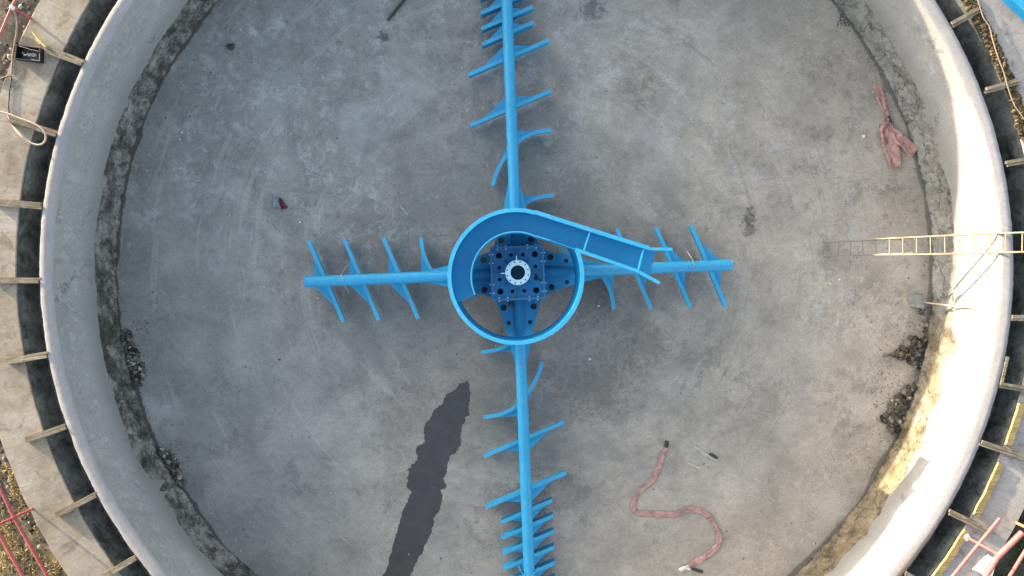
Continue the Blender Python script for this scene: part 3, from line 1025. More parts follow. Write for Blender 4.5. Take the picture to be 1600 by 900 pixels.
# hub: square drilled box, centre column with pale flange
HUB_Z = 1.18
bm = bmesh.new()
hw = 0.555
hol = []
for sx in (-1, 1):
    for sy in (-1, 1):
        hol.append((sx * .40, sy * .40, .068))
        hol.append((sx * .405, sy * .132, .042))
        hol.append((sx * .132, sy * .405, .042))
outer = [(-hw, -hw), (hw, -hw), (hw, hw), (-hw, hw)]
holed(bm, outer, hol, HUB_Z, 0.02)
HUB = obj('hub_box', bm, M['hubshade'], RAKE, local=True)
bm = bmesh.new()
for s in (-1, 1):
    box(bm, (s * (hw - 0.012), 0, (HUB_Z - .02 + 0.42) / 2), (0.02, 2 * hw - 0.05, HUB_Z - .02 - 0.42))
    box(bm, (0, s * (hw - 0.012), (HUB_Z - .02 + 0.42) / 2), (2 * hw - 0.004, 0.02, HUB_Z - .02 - 0.42))
box(bm, (0, 0, 0.43), (2 * hw - 0.06, 2 * hw - 0.06, 0.02))  # bottom plate added to keep the box dark behind its holes
obj('side_plate', bm, M['blue_in'], HUB, local=True)
bm = bmesh.new()
fo = hw + 0.022
for s in (-1, 1):
    box(bm, (s * fo, 0, HUB_Z + 0.022), (0.045, 2 * fo + 0.045, 0.085))
    box(bm, (0, s * fo, HUB_Z + 0.0225), (2 * fo - 0.046, 0.045, 0.085))
obj('edge_frame', bm, M['edgeblue'], HUB, local=True)
for k in range(4):
    u, v = arm_frame(k)
    bm = bmesh.new()
    p, q = u * 0.19, u * (fo - 0.024)
    bar(bm, (p.x, p.y, HUB_Z + 0.03), (q.x, q.y, HUB_Z + 0.03), 0.018, 0.055)
    obj('cross_rib', bm, M['edgeblue'], HUB, local=True)
    d = (u + v).normalized()
    p, q = d * 0.19, d * 0.40
    bm = bmesh.new()
    prism(bm, [], 0, 0) if False else None
    w2 = Vector((-d.y, d.x)) * 0.008
    tri = [(p, HUB_Z + 0.001), (q, HUB_Z + 0.001), (p, HUB_Z + 0.22)]
    A = [bm.verts.new((a.x + w2.x, a.y + w2.y, z)) for a, z in tri]
    B = [bm.verts.new((a.x - w2.x, a.y - w2.y, z)) for a, z in tri]
    bm.faces.new(A); bm.faces.new(B[::-1])
    for i in range(3):
        bm.faces.new((A[i], A[(i + 1) % 3], B[(i + 1) % 3], B[i]))
    obj('column_stiffener', bm, M['blue'], HUB, local=True)
    for s in (-.43, -.24, .24, .43):
        bm = bmesh.new()
        c = u * fo + v * s
        p, q = c - u * 0.055, c + u * 0.055
        tube(bm, [(p.x, p.y, HUB_Z + 0.035), (q.x, q.y, HUB_Z + 0.035)], 0.013, 6)
        p, q = c - u * 0.040, c - u * 0.027
        tube(bm, [(p.x, p.y, HUB_Z + 0.035), (q.x, q.y, HUB_Z + 0.035)], 0.024, 6)
        p, q = c + u * 0.027, c + u * 0.040
        tube(bm, [(p.x, p.y, HUB_Z + 0.035), (q.x, q.y, HUB_Z + 0.035)], 0.024, 6)
        obj('bolt', bm, M['pale'], HUB, local=True)
bm = bmesh.new()
lathe(bm, [(0.185, HUB_Z - 0.6), (0.185, 1.60), (0.162, 1.60), (0.162, HUB_Z - 0.6)], (0, 0), 48)
obj('column', bm, M['blue_in'], HUB, local=True, auto=40)
bm = bmesh.new()
lathe(bm, [(0.157, 1.55), (0.157, 0.9), (0.01, 0.9), (0.01, 0.88), (0.1605, 0.88), (0.1605, 1.55)], (0, 0), 40)
obj('bore_shade_liner', bm, M['black'], HUB, local=True, auto=40)  # black sleeve added to paint the deep shade inside the column
bm = bmesh.new()
FZ = 1.635
lathe(bm, [(0.158, FZ - 0.034), (0.158, FZ - 0.003), (0.162, FZ), (0.268, FZ), (0.272, FZ - 0.004), (0.272, FZ - 0.034)], (0, 0), 64)
FL = obj('flange', bm, M['pale'], HUB, local=True, auto=40)
bm = bmesh.new()
for k in range(12):
    a = 2 * PI * (k + .5) / 12
    cyl(bm, (0.232 * math.cos(a), 0.232 * math.sin(a)), 0.0155, FZ - 0.01, FZ + 0.003, 12)
obj('bolt_hole_discs', bm, M['black'], HUB, local=True)  # black discs paint the dark of the drilled holes
for dx, dy, lx, ly in ((-0.015, 0.315, 0.022, 0.10), (-0.315, -0.005, 0.10, 0.022)):
    bm = bmesh.new()
    box(bm, (dx, dy, FZ - 0.02), (lx, ly, 0.022))
    obj('locating_lug', bm, M['pale'], HUB, local=True)
bm = bmesh.new()
box(bm, (0.42, -0.06, HUB_Z + 0.02), (0.05, 0.10, 0.03), 0.6)
box(bm, (0.47, -0.14, HUB_Z + 0.02), (0.09, 0.04, 0.025), -0.5)
own('rag', bm, M['darkmetal'], 'small dark crumpled scrap on the right of the drilled hub box', 'rag')
# (the scrap above was given in the rake's space: bring it to its place)
bpy.data.objects['rag'].location += Vector((RC.x, RC.y, 0.006))
bm = bmesh.new()
for dx in (-0.035, 0.03):
    box(bm, (dx, 0, 0), (0.035, 0.12, 0.03))
box(bm, (0, 0.01, 0.016), (0.10, 0.025, 0.02))
o = own('clamp', bm, M['rust'], 'rusty brown clamp lying on the drilled plate below the hub box', 'clamp')
p = W(798, 475, 0.745); o.location = (p.x, p.y, 0.744)

# ================================================================== feedwell ring with its inlet trough
FZT, FZB, FZF = 2.30, ZP + RP + 0.002, 1.88
FC = W(806, 432, FZT)
KP = (CAM_H - FZT) / F
FEED = empty('feedwell', (FC.x, FC.y, FZB), 'round blue steel feedwell ring with a spiral trough, resting on the rake arms', 'feedwell')
RW = 102.5 * KP
RI = 70 * KP


def ang_strip(name, r, t, z0, z1, a0, a1, mat, n=120):
    bm = bmesh.new()
    pts = [(FC.x + r * math.cos(a0 + (a1 - a0) * i / n), FC.y + r * math.sin(a0 + (a1 - a0) * i / n)) for i in range(n + 1)]
    wallstrip(bm, pts, t, z0, z1)
    return obj(name, bm, mat, FEED, auto=40)


D = math.radians
# full-height shell from the top, round the left, the foot and the right side; cut down under the trough outlet
ang_strip('shell', RW, 0.016, FZB, FZT - 0.012, D(73), D(73 + 311.2), M['blue_in'], 200)
ang_strip('shell_under_trough', RW, 0.016, FZB, FZF - 0.014, D(24.3), D(72.9), M['blue_in'], 40)
bm = bmesh.new()
lathe(bm, [(RW - 0.022, FZT - 0.012), (RW - 0.022, FZT), (RW + 0.060, FZT), (RW + 0.060, FZT - 0.012)], FC, 200, D(73), D(73 + 310.5))
obj('shell_flange', bm, M['blue'], FEED, auto=40)

TR_out = [W(a, b, FZT) for a, b in ((837, 334), (870, 344.5), (922, 361), (1014, 390))]
TR_in = [W(a, b, FZT) for a, b in ((831, 367), (860, 375.5), (912, 394), (998, 424))]
arc_in = [Vector((FC.x + RI * math.cos(D(a)), FC.y + RI * math.sin(D(a)), FZT)) for a in [204 - 2 * i for i in range(68)]]
bm = bmesh.new()
wallstrip(bm, arc_in + TR_in, 0.012, FZF - 0.012, FZT - 0.012)
wallstrip(bm, [TR_in[-1], W(1030, 442, FZT)], 0.012, FZF - 0.012, FZT - 0.012)
obj('trough_inner_wall', bm, M['blue_in'], FEED, auto=40)
bm = bmesh.new()
wallstrip(bm, arc_in + TR_in[:2], 0.026, FZT - 0.011, FZT)
obj('trough_inner_edge', bm, M['blue'], FEED, auto=40)
bm = bmesh.new()
a73 = Vector((FC.x + RW * math.cos(D(72.8)), FC.y + RW * math.sin(D(72.8)), FZT))
wallstrip(bm, [a73] + TR_out[1:], 0.012, FZF - 0.012, FZT - 0.012)
wallstrip(bm, [TR_out[-1], W(1051, 391, FZT)], 0.012, FZF - 0.012, FZT - 0.012)
obj('trough_outer_wall', bm, M['blue_in'], FEED)
bm = bmesh.new()
wallstrip(bm, [W(836.2, 331.2, FZT), W(922, 358.8, FZT), W(1014, 387.5, FZT)], 0.082, FZT - 0.0125, FZT - 0.001)
wallstrip(bm, [W(1012, 388.5, FZT), W(1051, 389.5, FZT)], 0.06, FZT - 0.012, FZT - 0.002)
obj('trough_flange', bm, M['blue'], FEED)
bm = bmesh.new()
wallstrip(bm, [W(899, 389.6, FZT), W(998, 424, FZT)], 0.070, FZT - 0.011, FZT + 0.001)
wallstrip(bm, [W(997, 424, FZT), W(1031, 442.5, FZT)], 0.07, FZT - 0.012, FZT - 0.001)
obj('trough_flange', bm, M['blue'], FEED)
# trough floor
bm = bmesh.new()
n = 68
inn = arc_in + TR_in
outp = [Vector((FC.x + (RW - 0.009) * math.cos(D(a)), FC.y + (RW - 0.009) * math.sin(D(a)), 0)) for a in [204 - 2 * i for i in range(66)]]
outp += [a73, *TR_out[1:]]
import itertools
# resample both sides to the same count
def resample(ps, m):
    ps = [Vector((p.x, p.y)) for p in ps]
    d = [0]
    for a, b in zip(ps, ps[1:]): d.append(d[-1] + (b - a).length)
    out = []
    for i in range(m):
        t = d[-1] * i / (m - 1)
        j = max(0, min(len(d) - 2, next((q for q in range(len(d) - 1) if d[q + 1] >= t), len(d) - 2)))
        f = (t - d[j]) / max(1e-9, d[j + 1] - d[j])
        out.append(ps[j].lerp(ps[j + 1], f))
    return out
ends_o = [W(1029, 391, FZT), W(1026, 405, FZT)]
I2 = resample(inn + [W(1021, 437, FZT)], 140)
O2 = resample(outp + [W(1030, 391.5, FZT)], 140)
va = [[bm.verts.new((p.x, p.y, z)) for p in I2] for z in (FZF, FZF - 0.012)]
vb = [[bm.verts.new((p.x, p.y, z)) for p in O2] for z in (FZF, FZF - 0.012)]
for i in range(139):
    bm.faces.new((va[0][i], va[0][i + 1], vb[0][i + 1], vb[0][i]))
    bm.faces.new((va[1][i], vb[1][i], vb[1][i + 1], va[1][i + 1]))
    bm.faces.new((va[0][i], va[1][i], va[1][i + 1], va[0][i + 1]))
    bm.faces.new((vb[0][i], vb[0][i + 1], vb[1][i + 1], vb[1][i]))
for i in (0, 139):
    bm.faces.new((va[0][i], vb[0][i], vb[1][i], va[1][i]))
obj('trough_floor', bm, M['blue_in'], FEED)
for a, b in (((921.5, 363), (912, 392)), ((1005.5, 389.5), (997.5, 421))):
    bm = bmesh.new()
    bar(bm, W(*a, FZT - 0.03), W(*b, FZT - 0.03), 0.030, 0.03)
    obj('cross_bar', bm, M['blue'], FEED)

# ================================================================== ladder
LAD = empty('ladder', W(1288, 388, 0.0), 'long pale ladder leaning from the tank floor up over the sunlit wall', 'ladder')
LX0, LX1 = W(1288, 0, 0.03).x, W(1583, 0, 2.42).x
sl = (2.42 - 0.03) / (LX1 - LX0)
def lz(x): return 0.03 + (x - LX0) * sl
def ly(x, s):
    t = (x - LX0) / (LX1 - LX0)
    return (1.105 + 0.0 * t) if s > 0 else (0.780 - 0.035 * t)
for s in (1, -1):
    bm = bmesh.new()
    x1 = 8.9
    xs = [LX0 - .02 + (x1 - LX0 + .02) * i / 8 for i in range(9)]
    tube(bm, [(x, ly(x, s) + 0.006 * math.sin(x * 3), lz(x)) for x in xs], 0.020, 10)
    obj('lower_rail', bm, M['laddergrey'], LAD, auto=50)
    bm = bmesh.new()
    x0, x1 = 8.28, 11.4
    xs = [x0 + (x1 - x0) * i / 12 for i in range(13)]
    tube(bm, [(x, ly(x, s) + s * 0.018 + 0.006 * math.sin(x * 2 + s), lz(x) + 0.035) for x in xs], 0.020, 10)
    obj('upper_rail', bm, M['laddermetal'], LAD, auto=50)
# rungs: even spacing along the slope
x_first = LX0 + 0.035
def x_at(px):
    lo_, hi_ = LX0, LX0 + 5
    for _ in range(50):
        m_ = (lo_ + hi_) / 2
        if 800 + F * m_ / (CAM_H - lz(m_)) < px: lo_ = m_
        else: hi_ = m_
    return m_
stepx = (x_at(1595) - x_first) / 14
for i in range(19):
    x = x_first + stepx * i
    up = x > 8.36
    bm = bmesh.new()
    z = lz(x) + (0.035 if up else 0)
    e = 0.016 if up else 0.0
    j = random.uniform(-.008, .008)
    tube(bm, [(x + j, ly(x, 1) + e, z), (x, ly(x, -1) - e, z)], 0.0125 if up else 0.013, 8)
    obj('rung', bm, M['laddermetal'] if up else M['laddergrey'], LAD, auto=50)

# ================================================================== shovel
SH = empty('shovel', W(1430, 470, 0.0), 'grey shovel with a long pale wooden handle leaning against the tank wall', 'shovel')
A, B = W(1441, 472.5, 0.11), W(1528, 482, 1.66)
bm = bmesh.new()
tube(bm, [A + (B - A) * t for t in (0, .25, .5, .75, 1)], 0.017, 10)
obj('handle', bm, M['handle'], SH, auto=50)
bm = bmesh.new()
g = []
NXS, NYS = 7, 7
for i in range(NXS):
    row = []
    for j in range(NYS):
        u_, v_ = i / (NXS - 1), j / (NYS - 1) - .5
        wdt = 0.30 - 0.03 * u_
        px_, py_ = 1420.5 + 19 * u_, 470 + 1.6 * u_ + v_ * 21 * (1 - 0.10 * (1 - u_))
        p = W(px_ - (2.2 * (1 - (2 * v_) ** 2)) * (1 - u_), py_, 0)
        z = 0.012 + 0.085 * u_ + 0.12 * v_ * v_ * (0.3 + u_)
        row.append(bm.verts.new((p.x, p.y, z)))
    g.append(row)
for i in range(NXS - 1):
    for j in range(NYS - 1):
        bm.faces.new((g[i][j], g[i + 1][j], g[i + 1][j + 1], g[i][j + 1]))
bmesh.ops.recalc_face_normals(bm, faces=bm.faces)
bmesh.ops.solidify(bm, geom=list(bm.faces), thickness=0.006)
obj('blade', bm, M['steel'], SH, auto=50)
bm = bmesh.new()
d = (B - A).normalized()
tube(bm, [A - d * 0.06, A + d * 0.02, A + d * 0.16], 0.02, 10, rad=[0.030, 0.024, 0.020])
obj('socket', bm, M['steel'], SH, auto=50)

# ================================================================== lay-flat hoses
def ribbon(path, width, z0=0.012, th=0.016, twist=None, wob=0.0, fold=0.004):
    """flat soft hose along a plan path: a lens cross-section, with folds where twist rises"""
    bm = bmesh.new()
    n = len(path)
    rows = []
    for i, p in enumerate(path):
        a, b = path[max(i - 1, 0)], path[min(i + 1, n - 1)]
        d = (b - a).normalized()
        nn = Vector((-d.y, d.x, 0))
        w = width[i] if hasattr(width, '__len__') else width
        tw = twist(i / (n - 1)) if twist else 0.0
        row = []
        for q, (s, h) in enumerate(((-1, 0), (-.8, .9), (-.55, 1), (-.3, .55), (-.08, .95), (.15, .6), (.4, .95), (.62, .7), (.84, .9), (1, 0), (.5, -.6), (-.5, -.6))):
            ca = math.cos(tw); sa = math.sin(tw)
            x, y = s * w / 2, h * th / 2
            lat = x * ca - y * sa
            ver = abs(x * sa) * 0.55 + y * ca
            zz = z0 + max(ver, -th * .5) + (fold * fn(i * .22, s * 2.2, 8) + fold * .7 * fn(i * .6, s * 4, 3) if h > 0 else 0)
            v_ = p + nn * (lat + wob * fn(i * .25, s * 1.7, 4))
            row.append(bm.verts.new((v_.x, v_.y, p.z + zz)))
        rows.append(row)
    for A_, B_ in zip(rows, rows[1:]):
        for k in range(12):
            bm.faces.new((A_[k], B_[k], B_[(k + 1) % 12], A_[(k + 1) % 12]))
    bm.faces.new(rows[0]); bm.faces.new(rows[-1][::-1])
    return bm


hp = [(1041, 697), (1036, 710), (1031, 724), (1024, 742), (1016, 753), (1003, 763), (994, 775), (989.5, 790), (992, 799), (1003, 802.5), (1022, 802.5), (1040, 804),
      (1058, 802), (1070, 797), (1083, 796), (1098, 799.5), (1108, 807), (1115, 818), (1122, 832), (1123.5, 846), (1116, 858), (1100, 870), (1084, 880), (1073, 887)]
path = smoothpath([W(a, b) for a, b in hp], 7)
HO = empty('flat_hose', W(1055, 803), 'long faded pink lay-flat hose snaking in an S across the floor', 'hose')
tw = lambda t: (1.1 * math.exp(-((t - .21) / .02) ** 2) + 1.2 * math.exp(-((t - .34) / .014) ** 2) + 1.25 * math.exp(-((t - .555) / .03) ** 2) + 1.0 * math.exp(-((t - .74) / .05) ** 2))
obj('hose_body', ribbon(path, 0.145, 0.012, 0.024, tw, 0.016, 0.010), M['hose'], HO, auto=60)
bm = bmesh.new(); tube(bm, [W(1040.5, 699, .035), W(1042.5, 689, .035)], 0.045, 14)
obj('coupling', bm, M['darkmetal'], HO, auto=50)
bm = bmesh.new(); tube(bm, [W(1076, 885, .035), W(1063, 892, .035)], 0.04, 14)
obj('coupling', bm, M['alu'], HO, auto=50)
bm = bmesh.new()
tube(bm, [W(1061, 890, .03), W(1068, 886.5, .05), W(1078, 889.5, .04)], 0.03, 10)
own('cloth_scrap', bm, M['white'], 'pale twisted scrap beside the lower end of the pink hose', 'scrap', auto=60)
bm = bmesh.new()
tube(bm, [W(1085, 890, .03), W(1098, 893.5, .03)], 0.036, 12)
tube(bm, [W(1081, 889, .03), W(1085, 890, .03)], 0.022, 12)
own('pipe_fitting', bm, M['darkmetal'], 'dark cylindrical pipe fitting lying near the lower end of the pink hose', 'fitting', auto=60)

H2 = empty('flat_hose', W(1388, 200), 'short crumpled pink hose folded in two lobes beside the footing', 'hose')
p2 = smoothpath([W(a, b) for a, b in ((1371.5, 134), (1374.5, 147), (1379, 162), (1383, 175), (1386, 186), (1388, 194))], 6)
obj('hose_neck', ribbon(p2, [0.21 - 0.09 * (i / (len(p2) - 1)) for i in range(len(p2))], 0.012, 0.03, lambda t: 0.5 * t, 0.02, 0.02), M['hose'], H2, auto=60)
p2 = smoothpath([W(a, b, 0.0) for a, b in ((1388, 186), (1387, 195), (1384.5, 206), (1387, 222), (1393, 240), (1398, 261))], 6)
wd = [0.12 + 0.31 * math.sin(min(1, i / (len(p2) - 1) * 1.35) * PI / 2) - 0.12 * (i / (len(p2) - 1)) ** 4 for i in range(len(p2))]
obj('hose_lobe', ribbon(p2, wd, 0.03, 0.06, lambda t: 0.3 * math.sin(t * 9), 0.04, 0.035), M['hose'], H2, auto=60)
p2 = smoothpath([W(a, b, 0.02) for a, b in ((1388, 198), (1397, 209), (1406, 219), (1416, 229), (1427, 240))], 6)
wd = [0.10 + 0.20 * math.sin(min(1, i / (len(p2) - 1) * 1.3) * PI / 2) for i in range(len(p2))]
obj('hose_lobe', ribbon(p2, wd, 0.04, 0.06, lambda t: 0.3 * math.sin(t * 7), 0.04, 0.035), M['hose'], H2, auto=60)
bm = bmesh.new()
rock(bm, W(1391, 188, .05), 0.06, 77)
rock(bm, W(1393, 193, .05), 0.05, 78)
rock(bm, W(1389, 183, .04), 0.045, 79)
obj('tie', bm, M['darkmetal'], H2)

# ================================================================== timber struts across the channel
def strut(outer, inner, w, h, label, z=None, mat='wood'):
    zt = (Z_SLAB + 0.003) if z is None else z
    a, b = W(*outer, zt + h), W(*inner, zt + h)
    # butt against the outer face of the rim
    d = Vector((b.x - CX, b.y - CY))
    if d.length < R_OUT + 0.012:
        dirv = (Vector((a.x, a.y)) - Vector((b.x, b.y))).normalized()
        while d.length < R_OUT + 0.012:
            b.x += dirv.x * 0.004; b.y += dirv.y * 0.004
            d = Vector((b.x - CX, b.y - CY))
    dx, dy = b.x - a.x, b.y - a.y
    L = math.hypot(dx, dy)
    bm = bmesh.new()
    # two battens nailed side by side, slightly uneven
    rnd = random.Random(int(outer[0] * 7 + outer[1]))
    for s, ww, hh, e in ((-1, w * .52, h, 0.0), (1, w * .44, h * rnd.uniform(.72, .92), rnd.uniform(-.05, .04))):
        n = 10
        rows = []
        for i in range(n + 1):
            x = (L - (e if s > 0 else 0)) * i / n if i else (max(0, e) if s > 0 else 0)
            yy = s * w * .25 + 0.006 * fn(x * 2, s * 4, outer[1] * .1)
            q = [(yy - ww / 2, 0), (yy + ww / 2, 0), (yy + ww / 2, hh), (yy - ww / 2, hh)]
            rows.append([bm.verts.new((x, c[0] + 0.003 * fn(x * 9, c[1] * 50, k), c[1] + 0.003 * fn(x * 7, k * 3, 2) * (c[1] > 0))) for k, c in enumerate(q)])
        for A_, B_ in zip(rows, rows[1:]):
            for k in range(4):
                bm.faces.new((A_[k], B_[k], B_[(k + 1) % 4], A_[(k + 1) % 4]))
        bm.faces.new(rows[0]); bm.faces.new(rows[-1][::-1])
    o = obj('timber_strut', bm, M[mat])
    o.location = (a.x, a.y, zt)
    o.rotation_euler = (0, 0, math.atan2(dy, dx))
    return tag(o, label, 'timber strut', 'timber struts wedged across the channel')


strut((72, 77), (133, 99), 0.15, 0.085, 'grey doubled timber strut beside the black box, across the channel')
strut((14, 186), (92, 210), 0.14, 0.08, 'grey timber strut under the looped cable, across the left channel')
strut((-12, 315), (70, 322), 0.14, 0.08, 'timber strut over the left channel, first below the cable loop')
strut((-14, 438), (65, 438), 0.12, 0.08, 'level timber strut over the left channel, second below the cable loop')
strut((9, 565), (78, 553), 0.13, 0.08, 'brown timber strut over the left channel, just above the white stone')
strut((39, 688), (108, 664), 0.13, 0.08, 'tilted timber strut over the left channel, just below the white stone')
strut((86, 806), (152, 771), 0.12, 0.08, 'timber strut in the lower left channel, second from the bottom edge')
strut((160, 902), (216, 869), 0.12, 0.08, 'lowest timber strut of the left channel, cut by the bottom edge')
strut((1530, 15), (1489, 38), 0.13, 0.08, 'grey timber strut across the upper right channel, nearest the blue beam')
strut((1592, 127), (1543, 141), 0.13, 0.08, 'timber strut across the right channel, crossed by the thin rope')
strut((1618, 248), (1573, 256), 0.13, 0.08, 'short timber strut at the right edge, first one above the ladder')
strut((1622, 497), (1578, 497), 0.12, 0.08, 'timber strut at the right edge, first one below the ladder')
strut((1626, 612), (1563, 602), 0.12, 0.08, 'timber strut at the right edge, meeting the batten along the rim')
strut((1622, 722), (1532, 692), 0.13, 0.08, 'long timber strut at the right edge, between the two tan formwork boards')
strut((1549, 832), (1483, 800), 0.13, 0.08, 'timber strut reaching towards the tip of the pink rail at lower right')
strut((1462, 925), (1408, 894), 0.14, 0.08, 'bottommost timber strut of the right channel, only its end in view')
# batten along the rim
bm = bmesh.new()
pts = []
for py in (556, 570, 585, 600):
    pts.append(W(1568.5 - (py - 556) * 0.07, py, 2.30))
for i in range(len(pts)):
    d = Vector((pts[i].x - CX, pts[i].y - CY)); d = d.normalized() * (R_OUT + 0.045)
    pts[i] = Vector((CX + d.x, CY + d.y, 2.29))
for a, b in zip(pts, pts[1:]):
    pass
bar(bm, pts[0], pts[-1], 0.06, 0.09)
own('batten', bm, M['wood'], 'weathered batten lying along the outside of the rim at right', 'batten')

# formwork boards left along the channel edge at lower right
def form(pa, pb, label):
    bm = bmesh.new()
    a, b = W(*pa, Z_SLAB + .05), W(*pb, Z_SLAB + .05)
    aa = math.atan2(a.y - CY, a.x - CX); ab = math.atan2(b.y - CY, b.x - CX)
    n = 14
    rows = []
    for i in range(n + 1):
        t = aa + (ab - aa) * i / n
        ri = R_CH - 0.02 + 0.03 * fn(t * 40, 1, 2); ro = R_CH + 0.115 + 0.03 * fn(t * 70, 3, 2)
        rows.append([bm.verts.new((CX + r * math.cos(t), CY + r * math.sin(t), z)) for r, z in ((ri, Z_SLAB + .004), (ro, Z_SLAB + .004), (ro, Z_SLAB + .05 + 0.012 * fn(t * 50, 7)), (ri, Z_SLAB + .06 + 0.012 * fn(t * 50, 4)))])
    for A_, B_ in zip(rows, rows[1:]):
        for k in range(4):
            bm.faces.new((A_[k], B_[k], B_[(k + 1) % 4], A_[(k + 1) % 4]))
    bm.faces.new(rows[0]); bm.faces.new(rows[-1][::-1])
    own('formwork_board', bm, M['form'], label, 'board', 'tan formwork boards along the channel edge', auto=60)
form((1600, 632), (1578, 697), 'tan formwork board on the channel edge, uppermost of the three')
form((1564, 724), (1524, 805), 'tan formwork board on the channel edge, middle one of the three')
form((1513, 830), (1452, 915), 'tan formwork board on the channel edge beside the white post foot')

# ================================================================== dry earth strip and rope at upper right
def strip_px(r0, r1, t0, t1, n, zf, seed):
    rnd = random.Random(seed)
    bm = bmesh.new()
    for _ in range(n):
        t = rnd.uniform(t0, t1); r = r0 + (r1 - r0) * rnd.random()
        x, y = CX + r * math.cos(t), CY + r * math.sin(t)
        s = rnd.choice((0.012, 0.015, 0.02, 0.025, 0.035, 0.05))
        rock(bm, (x, y, zf + rnd.uniform(0, 0.02)), s, rnd.random())
    return bm
a0 = math.atan2(W(1600, 215, Z_SLAB).y - CY, W(1600, 215, Z_SLAB).x - CX)
a1 = math.atan2(W(1500, -10, Z_SLAB).y - CY, W(1500, -10, Z_SLAB).x - CX)
bm = strip_px(R_CH - 0.03, R_CH + 0.20, a0, a1, 1900, Z_SLAB + 0.008, 3)
o = obj('dry_earth', bm, M['berm']); tag(o, kind='stuff')
tag(o, 'crumbly tan earth spilt along the upper right channel edge', 'earth')
rp = [(1526, -6), (1532, 14), (1537, 28), (1546, 42), (1551, 62), (1559, 88), (1568, 112), (1576, 140), (1585, 164), (1596, 180), (1610, 200)]
bm = bmesh.new()
tube(bm, smoothpath([W(a, b, Z_SLAB + 0.085) for a, b in rp], 5), 0.011, 6)
own('rope', bm, M['rope'], 'thin pale rope trailing along the earth at the upper right channel edge', 'rope', smooth=True)

# blue beam
bm = bmesh.new()
a, b = W(1566, -14, Z_SLAB + .1), W(1622, 38, Z_SLAB + .1)
d = (b - a).normalized(); nn = Vector((-d.y, d.x, 0))
bar(bm, a, b, 0.018, 0.16)
bar(bm, a + Vector((0, 0, .089)), b + Vector((0, 0, .089)), 0.15, 0.014)
bar(bm, a - Vector((0, 0, .089)), b - Vector((0, 0, .089)), 0.15, 0.014)
own('steel_beam', bm, M['blue'], 'bright blue steel beam lying on the walkway at the upper right corner', 'beam')

# ================================================================== upper left: black box, stick, cables, rail
BX = empty('black_box', W(43, 83, Z_SLAB), 'open black plastic box with white streaks inside, on the walkway', 'box')
cs = [W(a, b, Z_SLAB + 0.11) for a, b in ((25.5, 70), (64, 75), (63, 97), (23, 92))]
cc = sum(cs, Vector()) / 4
def shrink(f): return [(cc.x + (p.x - cc.x) * f, cc.y + (p.y - cc.y) * f) for p in cs]
bm = bmesh.new()
o4, i4 = shrink(1.0), shrink(0.90)
z0, z1, zb = Z_SLAB + 0.004, Z_SLAB + 0.13, Z_SLAB + 0.02
vo0 = [bm.verts.new((*p, z0)) for p in o4]; vo1 = [bm.verts.new((*p, z1)) for p in o4]
vi1 = [bm.verts.new((*p, z1)) for p in i4]; vi0 = [bm.verts.new((*p, zb)) for p in i4]
for i in range(4):
    j = (i + 1) % 4
    bm.faces.new((vo0[i], vo0[j], vo1[j], vo1[i])); bm.faces.new((vo1[i], vo1[j], vi1[j], vi1[i])); bm.faces.new((vi1[i], vi1[j], vi0[j], vi0[i]))
bm.faces.new(vi0); bm.faces.new(vo0[::-1])
obj('tray', bm, M['black'], BX)
bm = bmesh.new()
strokes = [[(35, 82), (37, 84), (39, 85), (41, 87)], [(37, 87), (40, 86), (42, 84.5)], [(43, 83), (44, 86), (45, 88)], [(45, 84), (47, 86), (46, 88), (48, 84), (50, 86), (49, 88)],
           [(51, 84), (54, 84.5), (54, 88), (51, 88), (52, 86)], [(55, 84), (56.5, 86), (56, 88.5)]]
for s in strokes:
    tube(bm, [W(a, b, Z_SLAB + 0.028) for a, b in s], 0.010, 5)
obj('white_streaks', bm, M['white'], BX)
bm = bmesh.new()
for s in ([(48, 92.5), (54, 94), (61, 95)], [(62, 84), (62, 95)], [(30, 72), (40, 75), (50, 78), (60, 80)]):
    tube(bm, [W(a, b, Z_SLAB + 0.134) for a, b in s], 0.006, 5)
obj('string', bm, M['rope'], BX)

ST = empty('bamboo_stick', W(60, 60, Z_SLAB), 'yellow bamboo stick lying above the black box', 'stick')
bm = bmesh.new()
tube(bm, [W(51, 49, Z_SLAB + .10), W(58, 59, Z_SLAB + .09), W(71, 73, Z_SLAB + .10)], 0.026, 10)
tube(bm, [W(57, 62, Z_SLAB + .03), W(63, 69, Z_SLAB + .03)], 0.020, 8)
obj('cane', bm, M['stick'], ST, auto=50)
bm = bmesh.new()
cyl(bm, W(51, 49, 0), 0.045, Z_SLAB + 0.003, Z_SLAB + 0.13, 14)
obj('dark_end', bm, M['darkmetal'], ST, auto=50)
bm = bmesh.new()
cyl(bm, W(70, 73, 0), 0.04, Z_SLAB + 0.003, Z_SLAB + 0.15, 12)
obj('knot', bm, M['stick'], ST, auto=50)


def post_at(bpx, z1, r=0.028, lean=(0, 0)):
    b = W(*bpx, Z_SLAB)
    bm = bmesh.new()
    tube(bm, [(b.x, b.y, Z_SLAB - 0.02), (b.x + lean[0], b.y + lean[1], z1)], r, 12)
    return bm, b


GR = empty('guard_rail', W(47, 28, Z_SLAB), 'single thin pink pipe rail and post beyond the black box', 'railing', 'pipe guard railings beside the walkway')
bm, b = post_at((47, 28), 2.78)
obj('post', bm, M['red'], GR, auto=50)
bm = bmesh.new(); tube(bm, [W(-40, 122, 2.79), W(0, 55, 2.79), W(18, 12, 2.79), W(34, -20, 2.79)], 0.026, 12)
obj('rail', bm, M['pink'], GR, auto=50)
bm = bmesh.new(); bmesh.ops.create_icosphere(bm, subdivisions=2, radius=0.05, matrix=Matrix.Translation(W(19, 12, 2.79)))
obj('joint', bm, M['white'], GR, smooth=True)

